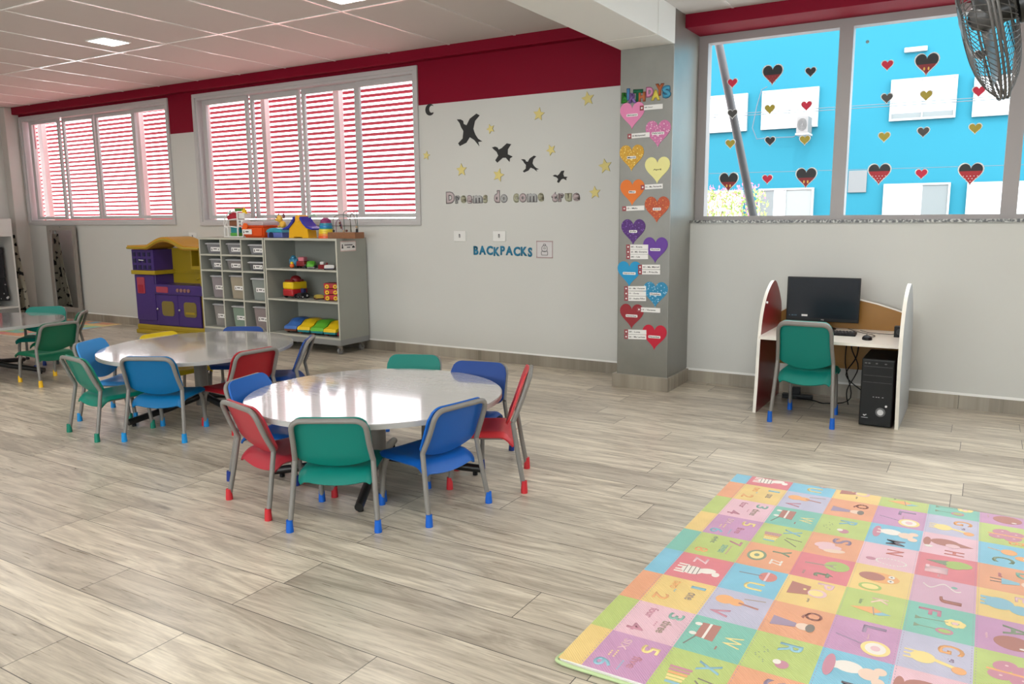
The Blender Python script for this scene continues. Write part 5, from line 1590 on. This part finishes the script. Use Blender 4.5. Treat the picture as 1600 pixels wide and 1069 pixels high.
# ------------------------------------------------------------------ alphabet mat
t = thing('alphabet_mat', 'large play mat of pastel squares with letters, numbers and drawings', 'play mat', (-1.085, 2.06, 0))
MX0, MY0 = -1.085, 2.06
pal = dict(b=(.13, .50, .70), o=(.82, .30, .10), g=(.46, .58, .07), y=(.86, .58, .12), t=(.12, .50, .38), r=(.74, .11, .15), p=(.82, .47, .56), u=(.56, .22, .46), l=(.50, .47, .64), k=(.68, .36, .50), m=(.62, .30, .42))
def woven(name, c):
    c = tuple(q * .80 + .14 for q in c)
    k = NB(name)
    tcn = k.n('ShaderNodeTexCoord')
    n = k.n('ShaderNodeTexNoise'); n.inputs['Scale'].default_value = 9; n.inputs['Detail'].default_value = 6
    k.l(tcn.outputs['Object'], n.inputs['Vector'])
    wv = k.n('ShaderNodeTexWave'); wv.inputs['Scale'].default_value = 60; wv.inputs['Distortion'].default_value = .3; wv.bands_direction = 'DIAGONAL'
    k.l(tcn.outputs['Object'], wv.inputs['Vector'])
    c1 = k.mix(n.outputs[0], tuple(q * .86 for q in c), tuple(min(1, q * 1.12 + .01) for q in c))
    f = k.math('MULTIPLY', wv.outputs['Fac'], .16)
    k.l(k.mix(f, c1, tuple(q * .72 for q in c)), k.b.inputs['Base Color'])
    k.b.inputs['Roughness'].default_value = .42
    bp = k.n('ShaderNodeBump'); bp.inputs['Strength'].default_value = .35; bp.inputs['Distance'].default_value = .002
    k.l(wv.outputs['Fac'], bp.inputs['Height']); k.l(bp.outputs[0], k.b.inputs['Normal'])
    return k.m
WV = {k: woven('mat_cell_' + k, c) for k, c in pal.items()}
inks = dict(w=(.85, .82, .78), k=(.05, .045, .05), n=(.09, .08, .16), r=(.60, .10, .10), R=(.36, .06, .05), o=(.85, .36, .08), y=(.90, .72, .22), g=(.30, .50, .06), G=(.10, .22, .12), b=(.14, .48, .66), B=(.12, .22, .40), t=(.10, .42, .36), p=(.80, .50, .58), m=(.52, .14, .28), u=(.24, .16, .34), s=(.85, .62, .50), d=(.28, .20, .16))
IK = {k: pm('print_ink_' + k, tuple(q * .72 + .28 * w for q, w in zip(c, (.70, .60, .50))), .6) for k, c in inks.items()}
GX = [-1.085, -1.000] + [-.788 + .2105 * i for i in range(8)]
GY = [4.264] + [4.264 - .2438 * (i + 1) for i in range(9)]
grid = ['bogytbogy', 'rypugrypu', 'bltgobltg', 'yogoryogo', 'gubpygubp', 'tlprktlpr', 'ugboyugbo', 'yobgpyobg', 'gpytugpyt']
mb = MB()
base = MB(); base.prism(rrect(0, GX[-1] - MX0, 0, 4.164 - MY0, .03), .0115, bev=.003); base.build('foam_core', pm('mat_white_edge', (.80, .80, .76), .5), t)
def cellM(c, r):
    x0, x1 = GX[c], GX[c + 1]
    y1, y0 = GY[r], GY[r + 1]
    return Matrix(((0, x1 - x0, 0, x0 - MX0), (-(y1 - y0), 0, 0, y1 - MY0), (0, 0, 1, 0), (0, 0, 0, 1))), x1 - x0, y1 - y0
TZ = .0119
for c in range(9):
    for r in range(9):
        if c + 1 >= len(GX): continue
        x0, x1, y1, y0 = GX[c] - MX0, GX[c + 1] - MX0, GY[r] - MY0, max(GY[r + 1], MY0) - MY0
        y1 = min(y1, 4.161 - MY0); y0 = max(y0, .003); x0 = max(x0, .003); x1 = min(x1, GX[-1] - MX0 - .003)
        mb.box(x0, x1, y0, y1, TZ - .0006, TZ, WV[grid[c][r]])
ZC = [0]
def P2(A, pts, m, z=TZ + .0002):
    ZC[0] = (ZC[0] + 1) % 40
    z = z + ZC[0] * .000012
    mb.prism([(A @ Vector((p[0], p[1], 0)))[:2] for p in pts], .0003, IK[m], mat=T(0, 0, z))
def TX(A, s, m, a, b_, w, h, bold=.03, z=TZ + .0002):
    M = T(0, 0, z) @ A @ T(a, b_, 0)
    ZC[0] = (ZC[0] + 1) % 40
    mb.text(s, IK[m], T(0, 0, ZC[0] * .000012) @ M, w=w, h=h, ext=.0003, align='C', bold=min(bold, .018))
def LN(A, p, q, wd, m):
    d = Vector((q[0] - p[0], q[1] - p[1])).normalized(); n = Vector((-d.y, d.x)) * wd
    P2(A, [(p[0] + n.x, p[1] + n.y), (p[0] - n.x, p[1] - n.y), (q[0] - n.x, q[1] - n.y), (q[0] + n.x, q[1] + n.y)], m)
def DOTS(A, a, b_, n, m, step=.05, rr=.016):
    for i in range(n): P2(A, ell(a + i * step, b_, rr, rr, 8), m, TZ + .0005)
def motif(key, A, r=0):
    if key == '12':
        TX(A, '1', 'b', .20, .74, .08, .26); TX(A, 'one', 'd', .52, .70, .24, .13, .02); TX(A, 'two', 'o', .25, .34, .26, .15, .02); TX(A, '2', 'o', .72, .26, .20, .26, .06); DOTS(A, .42, .40, 2, 'b')
    elif key == '34':
        TX(A, '3', 't', .22, .74, .19, .26, .06); TX(A, 'three', 'd', .58, .68, .36, .16, .02); TX(A, 'four', 'm', .28, .34, .30, .15, .02); TX(A, '4', 'm', .76, .28, .20, .28, .06); DOTS(A, .50, .52, 3, 'm')
    elif key == '56':
        TX(A, '5', 'y', .24, .74, .20, .28, .06); TX(A, 'five', 'm', .62, .66, .30, .15, .02); TX(A, 'SIX', 'p', .26, .34, .28, .14, .02); TX(A, '6', 'b', .80, .24, .20, .28, .06); DOTS(A, .46, .32, 4, 'y'); DOTS(A, .50, .24, 3, 'y'); DOTS(A, .66, .50, 5, 'b', .05)
    elif key == '78':
        TX(A, '7', 'm', .22, .76, .18, .26, .06); TX(A, 'seven', 't', .55, .62, .34, .12, .02); TX(A, 'eight', 'G', .24, .34, .30, .15, .02); TX(A, '8', 'o', .76, .26, .18, .26, .05); DOTS(A, .40, .74, 7, 'm', .055)
    elif key == 'Z':
        TX(A, 'Z', 'p', .20, .42, .22, .26, .05)
        P2(A, ell(.62, .40, .15, .20, 20), 'w'); P2(A, ell(.55, .66, .10, .16, 16, .3), 'w'); P2(A, ell(.62, .84, .08, .07, 14), 'w')
        for q in (.47, .56, .68, .76): LN(A, (q, .10), (q, .30), .022, 'w')
        for q in (.26, .34, .42, .50): P2(A, [(.48, q), (.76, q + .02), (.76, q + .035), (.48, q + .015)], 'k', TZ + .0006)
    elif key == 'U':
        TX(A, 'U', 'y', .70, .56, .26, .34, .05); P2(A, ell(.28, .70, .17, .16, 20), 'r'); P2(A, [(.11, .70), (.45, .70), (.45, .66), (.11, .66)], 'p', TZ + .0006); LN(A, (.28, .60), (.30, .18), .012, 'n')
    elif key == 'V':
        P2(A, ell(.34, .26, .14, .16, 20), 'o'); P2(A, ell(.36, .46, .11, .13, 18), 'o'); LN(A, (.36, .50), (.42, .85), .022, 'R'); LN(A, (.20, .55), (.14, .90), .012, 'd'); TX(A, 'V', 'm', .76, .30, .24, .32, .05)
    elif key == 'W':
        P2(A, [(.18, .18), (.58, .18), (.62, .48), (.16, .48)], 'R'); P2(A, [(.17, .30), (.60, .30), (.60, .34), (.17, .34)], 'w', TZ + .0006); P2(A, ell(.24, .13, .045, .06, 14), 'w'); P2(A, ell(.52, .13, .045, .06, 14), 'w'); LN(A, (.58, .20), (.85, .10), .012, 'k'); TX(A, 'W', 'y', .50, .76, .30, .28, .0); DOTS(A, .72, .58, 3, 'R', .03)
    elif key == 'X':
        TX(A, 'X', 'b', .26, .66, .24, .34, .06)
        for i, cc in enumerate('mmoyyb'): P2(A, [(.42 + i * .07, .14 + i * .012), (.47 + i * .07, .14 + i * .012), (.47 + i * .07, .48 - i * .012), (.42 + i * .07, .48 - i * .012)], cc)
        LN(A, (.55, .60), (.60, .92), .012, 'k'); LN(A, (.62, .58), (.86, .86), .012, 'k')
    elif key == 'Y':
        P2(A, ell(.52, .28, .22, .18, 22), 'G'); P2(A, ell(.52, .28, .16, .13, 22), 'y', TZ + .0006); P2(A, ell(.52, .28, .06, .05, 14), 'G', TZ + .0010); TX(A, 'Y', 'G', .24, .68, .24, .34, .04); TX(A, 'zz', 'w', .66, .68, .20, .22, .0)
    elif key == 'P':
        P2(A, [(.22, .12), (.66, .12), (.58, .46), (.28, .46)], 'R'); P2(A, ell(.42, .38, .03, .03, 10), 'y', TZ + .0006); P2(A, ell(.48, .60, .14, .16, 16), 'p'); P2(A, ell(.48, .58, .10, .12, 16), 'y', TZ + .0006); TX(A, 'P', 'p', .18, .68, .20, .28, .03); TX(A, 'purse', 'd', .76, .50, .12, .05)
    elif key == 'Q':
        TX(A, 'Q', 'R', .24, .68, .24, .32, .04); P2(A, [(.46, .12), (.74, .12), (.66, .50), (.54, .50)], 'u'); P2(A, ell(.60, .62, .10, .12, 18), 's'); P2(A, ell(.60, .72, .12, .07, 16), 'k', TZ + .0004)
    elif key == 'R':
        TX(A, 'R', 'b', .28, .58, .24, .34, .05); P2(A, ell(.72, .56, .10, .10, 16), 'm'); P2(A, ell(.68, .48, .06, .06, 12), 'w', TZ + .0006)
        for i in range(10): P2(A, ell(.40 + .04 * i, .22 + .08 * sin(i * .9), .012, .012, 6), 'G')
    elif key == 'S':
        TX(A, 'S', 'u', .24, .62, .24, .36, .06); P2(A, ell(.50, .34, .12, .20, 16, .4), 'p'); P2(A, ell(.62, .46, .12, .22, 16, .3), 'p'); P2(A, ell(.72, .56, .08, .20, 16, .2), 's')
    elif key == 'T':
        P2(A, ell(.34, .72, .19, .22, 24), 'g'); LN(A, (.40, .16), (.36, .66), .020, 'd'); LN(A, (.37, .54), (.28, .70), .012, 'd'); LN(A, (.37, .58), (.44, .72), .012, 'd'); TX(A, 't', 'G', .76, .56, .18, .34, .03); TX(A, 'tree', 'd', .78, .22, .14, .05)
    elif key == 'K':
        P2(A, [(.62, .16), (.72, .52), (.62, .66), (.50, .50)], 'o'); P2(A, [(.62, .66), (.72, .52), (.74, .62), (.66, .80)], 'b'); LN(A, (.50, .50), (.76, .55), .010, 'd'); TX(A, 'K', 's', .28, .58, .20, .26, .02); TX(A, 'kite', 'G', .40, .30, .16, .06)
    elif key == 'L':
        TX(A, 'L', 'u', .22, .62, .22, .34, .03); P2(A, ell(.72, .70, .20, .21, 24), 'y'); P2(A, ell(.72, .70, .15, .15, 22), 'w', TZ + .0006); P2(A, ell(.72, .70, .07, .07, 16), 'p', TZ + .0010); LN(A, (.66, .50), (.54, .10), .012, 'u'); TX(A, 'candy', 'p', .44, .56, .16, .05)
    elif key == 'M':
        P2(A, ell(.40, .16, .28, .08, 20), 'm'); P2(A, ell(.34, .42, .14, .20, 20), 'w'); P2(A, ell(.40, .70, .14, .14, 20), 's'); P2(A, ell(.28, .84, .09, .09, 16), 's'); P2(A, ell(.54, .84, .09, .09, 16), 's'); LN(A, (.28, .16), (.30, .30), .02, 'w'); LN(A, (.44, .16), (.42, .30), .02, 'w'); TX(A, 'M', 'n', .82, .56, .22, .34, .03)
    elif key == 'N':
        TX(A, 'N', 'r', .28, .60, .22, .30, .04)
        for i in range(26):
            a = 2 * pi * i / 26; P2(A, ell(.72 + .13 * cos(a), .58 + .26 * sin(a), .018, .018, 7), 'w')
        P2(A, ell(.70, .22, .06, .09, 12), 'm')
    elif key == 'O':
        P2(A, ell(.42, .48, .19, .32, 24), 'o'); P2(A, ell(.42, .34, .15, .22, 20), 'R', TZ + .0005)
        for q in (.34, .50): P2(A, ell(q, .66, .06, .055, 14), 'w', TZ + .0008); P2(A, ell(q, .66, .02, .02, 8), 'k', TZ + .0012)
        P2(A, ell(.82, .36, .13, .19, 20), 'g'); P2(A, ell(.82, .36, .09, .14, 20), 'y', TZ + .0006)
    elif key == 'F':
        TX(A, 'F', 'm', .24, .34, .20, .34, .04)
        for i in range(7):
            a = 2 * pi * i / 7; P2(A, ell(.46 + .08 * cos(a), .72 + .11 * sin(a), .05, .06, 10, a), 'y')
        P2(A, ell(.46, .72, .04, .05, 12), 'p', TZ + .0006); P2(A, ell(.76, .58, .09, .13, 18), 'm'); P2(A, ell(.76, .58, .05, .09, 16), 'g', TZ + .0006); LN(A, (.46, .62), (.50, .14), .008, 'G'); LN(A, (.74, .46), (.74, .14), .008, 'G'); P2(A, [(.44, .14), (.50, .24), (.56, .14)], 'G'); P2(A, [(.68, .14), (.74, .24), (.80, .14)], 'G')
    elif key == 'G':
        TX(A, 'G', 'o', .26, .70, .24, .36, .05); P2(A, ell(.62, .34, .15, .17, 18), 'y'); LN(A, (.62, .48), (.72, .78), .035, 'y'); P2(A, ell(.76, .82, .09, .10, 14), 'o')
        for q in (.50, .60, .70): LN(A, (q, .08), (q, .26), .016, 'y')
        TX(A, 'go', 'u', .54, .70, .10, .10)
    elif key == 'H':
        P2(A, ell(.38, .42, .16, .26, 22), 'R'); P2(A, [(.30, .62), (.52, .62), (.44, .92)], 'R'); P2(A, ell(.50, .56, .09, .13, 16), 'p', TZ + .0005); P2(A, ell(.44, .10, .20, .07, 18), 'R'); P2(A, ell(.66, .14, .05, .08, 14), 'w'); TX(A, 'H', 'r', .82, .60, .18, .34, .03)
    elif key == 'I':
        P2(A, [(.30, .14), (.20, .52), (.42, .54)], 'G'); P2(A, ell(.30, .70, .14, .22, 20), 'g'); P2(A, ell(.42, .62, .08, .14, 16), 'g'); TX(A, 'I', 'p', .66, .34, .26, .38, .03); LN(A, (.54, .16), (.54, .22), .05, 'p'); TX(A, 'ice', 'p', .88, .40, .10, .06)
    elif key == 'J':
        TX(A, 'J', 'R', .74, .62, .22, .34, .04)
        for i in range(22):
            a = i / 22; P2(A, ell(.28 + .10 * sin(a * 9), .18 + .60 * a, .022, .016, 6), 'w')
        P2(A, ell(.24, .66, .04, .05, 10), 't')
    elif key == 'A':
        TX(A, 'A', 'G', .28, .58, .28, .40, .05); P2(A, ell(.66, .52, .20, .27, 24), 'R'); P2(A, ell(.78, .64, .025, .05, 10), 'w', TZ + .0006); TX(A, 'apple', 'p', .58, .16, .16, .05)
    elif key == 'B':
        for q in ((.34, .40, .5), (.58, .34, .2), (.40, .64, .2), (.62, .60, .6)): P2(A, ell(q[0], q[1], .13, .17, 18, q[2]), 'm')
        LN(A, (.48, .16), (.52, .84), .022, 'o'); TX(A, 'B', 'o', .84, .66, .16, .28, .04)
        for q in ((.32, .42), (.60, .34), (.40, .66), (.62, .62)): P2(A, ell(q[0], q[1], .02, .025, 8), 'p', TZ + .0006)
    elif key == 'C':
        P2(A, ell(.32, .52, .13, .14, 18), 'o'); P2(A, ell(.52, .74, .10, .13, 16), 'o'); P2(A, ell(.52, .78, .03, .03, 10), 'w', TZ + .0006); TX(A, 'C', 'G', .70, .42, .24, .38, .04); LN(A, (.30, .38), (.24, .16), .012, 'o')
    elif key == 'D':
        TX(A, 'D', 't', .26, .78, .24, .34, .05); P2(A, [(.48, .38), (.72, .38), (.64, .66), (.56, .66)], 'b'); P2(A, ell(.60, .80, .11, .12, 16), 's'); LN(A, (.54, .20), (.55, .38), .014, 'k'); LN(A, (.66, .20), (.65, .38), .014, 'k'); TX(A, 'doll', 'm', .36, .36, .16, .06)
    elif key == 'E':
        P2(A, ell(.46, .34, .20, .22, 22), 'B' if 0 else 'b'); P2(A, ell(.58, .64, .15, .16, 20), 'b'); LN(A, (.66, .72), (.84, .92), .04, 'b'); TX(A, 'E', 'p', .20, .70, .18, .26, .05)
        for q in (.32, .44, .56): LN(A, (q, .06), (q, .22), .035, 'b')
keys = {1: ['Z', '12', '34', '56', '78', 'Z', '12', '34', '56'], 2: ['U', 'V', 'W', 'X', 'Y', 'U', 'V', 'W', 'X'], 3: ['P', 'Q', 'R', 'S', 'T', 'P', 'Q', 'R', 'S'],
        4: ['K', 'L', 'M', 'N', 'O', 'K', 'L', 'M', 'N'], 5: ['F', 'G', 'H', 'I', 'J', 'F', 'G', 'H', 'I'], 6: ['A', 'B', 'C', 'D', 'E', 'A', 'B', 'C', 'D']}
for c, ks in keys.items():
    for r, kk_ in enumerate(ks):
        A, dx, dy = cellM(c, r)
        motif(kk_, A)
# stitched seams beside the columns
for c in range(1, 8):
    for k in range(118):
        y = .01 + k * .0178
        for s in ((-.006, .006) if c in (1, 2, 5, 6) else (.006,)):
            x = GX[c] - MX0 + s
            mb.poly([(x - .0008, y, TZ + .0002), (x + .0008, y, TZ + .0002), (x + .0008, y + .008, TZ + .0002), (x - .0008, y + .008, TZ + .0002)], IK['u'])
for v in mb.bm.verts:
    v.co.y = min(max(v.co.y, .002), 4.162 - MY0)
mb.build('printed_surface', None, t)
# folded near left hem
b = MB()
hem = spline([(.004, .05, .006), (.0, .012, .007), (.012, -.006, .009), (.06, -.012, .009), (.16, -.010, .008), (.4, -.006, .006), (GX[-1] - MX0, -.004, .006)], 6)
b.tube(hem, .006, seg=10)
b.build('rolled_hem', pm('hem_green', (.45, .58, .30), .5), t, smooth=True)

# far left mat
t = thing('play_mat', 'multicoloured play mat on the floor by the far left wall', 'play mat', (-11.2, 5.03, 0), radians(2))
MB().prism(rrect(0, 1.30, 0, 1.30, .03), .012).build('foam_core', pm('mat_cream_edge', (.60, .52, .45), .5), t)
b = MB(); r = random.Random(11)
cs = 'orgtybgoyrtgbyo'
for i in range(9):
    for j in range(9):
        b.box(.012 + i * .142, .012 + (i + 1) * .142, .012 + j * .142, .012 + (j + 1) * .142, .0118, .0126, WV[r.choice(cs)])
b.build('coloured_squares', None, t)

# ------------------------------------------------------------------ wall fan
struct(MB().box(.62, .98, 2.45, 2.85, 0, 2.93, bev=.005).build('pillar_right', CONC))
n = Vector((-.95, -.05, -.25)).normalized()
C0 = Vector((-0.052, 2.6, 1.928))
q = n.to_track_quat('Z', 'X')
t = thing('wall_fan', 'large black wall fan with a wire guard at the upper right', 'fan', C0)
t.rotation_mode = 'QUATERNION'; t.rotation_quaternion = q; t.scale = (.8, .8, .8)
WIRE = pm('fan_wire', (.09, .085, .08), .4)
FR = .285
def cage(sgn, name, nw):
    b = MB()
    for k in range(nw):
        a = 2 * pi * k / nw
        pts = []
        for i in range(8):
            u = i / 7
            rr = .055 + (FR - .055) * u
            z = sgn * (.010 + .066 * (1 - u ** 3.2))
            aa = a + .35 * (1 - u) * sgn
            pts.append((rr * cos(aa), rr * sin(aa), z))
        b.tube(pts, .0014, seg=4, caps=False)
    for rr, z in ((.06, .0765), (.15, .068), (.225, .046)):
        b.tube([(rr * cos(2 * pi * k / 48), rr * sin(2 * pi * k / 48), sgn * z) for k in range(48)], .0018, seg=5, closed=True)
    b.build(name, WIRE, t, smooth=True)
cage(1, 'front_guard', 76); cage(-1, 'rear_guard', 72)
b = MB()
for z in (-.012, .0, .012):
    b.tube([(FR * cos(2 * pi * k / 72), FR * sin(2 * pi * k / 72), z) for k in range(72)], .0045, seg=6, closed=True)
b.build('rim_ring', WIRE, t, smooth=True)
BLM = pm('fan_blade_grey', (.10, .10, .10), .35)
for k in range(3):
    def fn(u, v, k=k):
        rr = .04 + .215 * u
        wd = .035 + .075 * sin(pi * min(1, u * 1.05)) ** .7
        a = (v - .5) * 2 * wd / max(rr, .06)
        x, y = rr * cos(a), rr * sin(a)
        z = (v - .5) * .055 * (1 - .4 * u)
        R = Matrix.Rotation(2 * pi * k / 3 + .4, 4, 'Z')
        return R @ Vector((x, y, z))
    b = MB(); b.take(grid_shell(fn, 10, 8, .002)); b.build('blade', BLM, t, smooth=True)
b = MB(); b.lathe((0, 0, 0), [(.045, -.02), (.048, .0), (.045, .025), (.03, .05), (0, .058)], seg=28); b.build('hub', BLM, t, smooth=True)
b = MB(); b.lathe((0, 0, 0), [(.052, .068), (.052, .078), (0, .084)], seg=28); b.build('badge', BLM, t, smooth=True)
b = MB(); b.lathe((0, 0, -.26), [(0, 0), (.045, .01), (.062, .04), (.066, .12), (.06, .17), (.04, .18), (.04, .24)], seg=28)
for k in range(10):
    b.lathe((0, 0, -.23 + .012 * k), [(.066, 0), (.073, .002), (.073, .005), (.066, .007)], seg=28)
b.build('motor', BLACKS, t, smooth=True)
qi = q.inverted()
def Lc(p): return (qi @ (Vector(p) - C0)) / .8
b = MB(); b.tube([Lc((.10, 2.61, 1.975)), Lc((.20, 2.65, 2.05)), Lc((.40, 2.66, 2.11)), Lc((.615, 2.66, 2.11))], .018, seg=10); b.build('arm', BLACKS, t, smooth=True)
b = MB(); b.tube([Lc((.10, 2.61, 1.95)), Lc((.22, 2.66, 1.92)), Lc((.40, 2.66, 1.98)), Lc((.615, 2.66, 2.06))], .012, seg=8); b.build('lower_brace', BLACKS, t, smooth=True)
b = MB(); tt = bmesh.new(); bmesh.ops.create_cube(tt, size=1)
for v in tt.verts: v.co = Lc((.607 + v.co.x * .02, 2.66 + v.co.y * .12, 2.08 + v.co.z * .22))
b.take(tt); b.build('wall_plate', pm('plate_grey', (.4, .4, .4), .4), t)
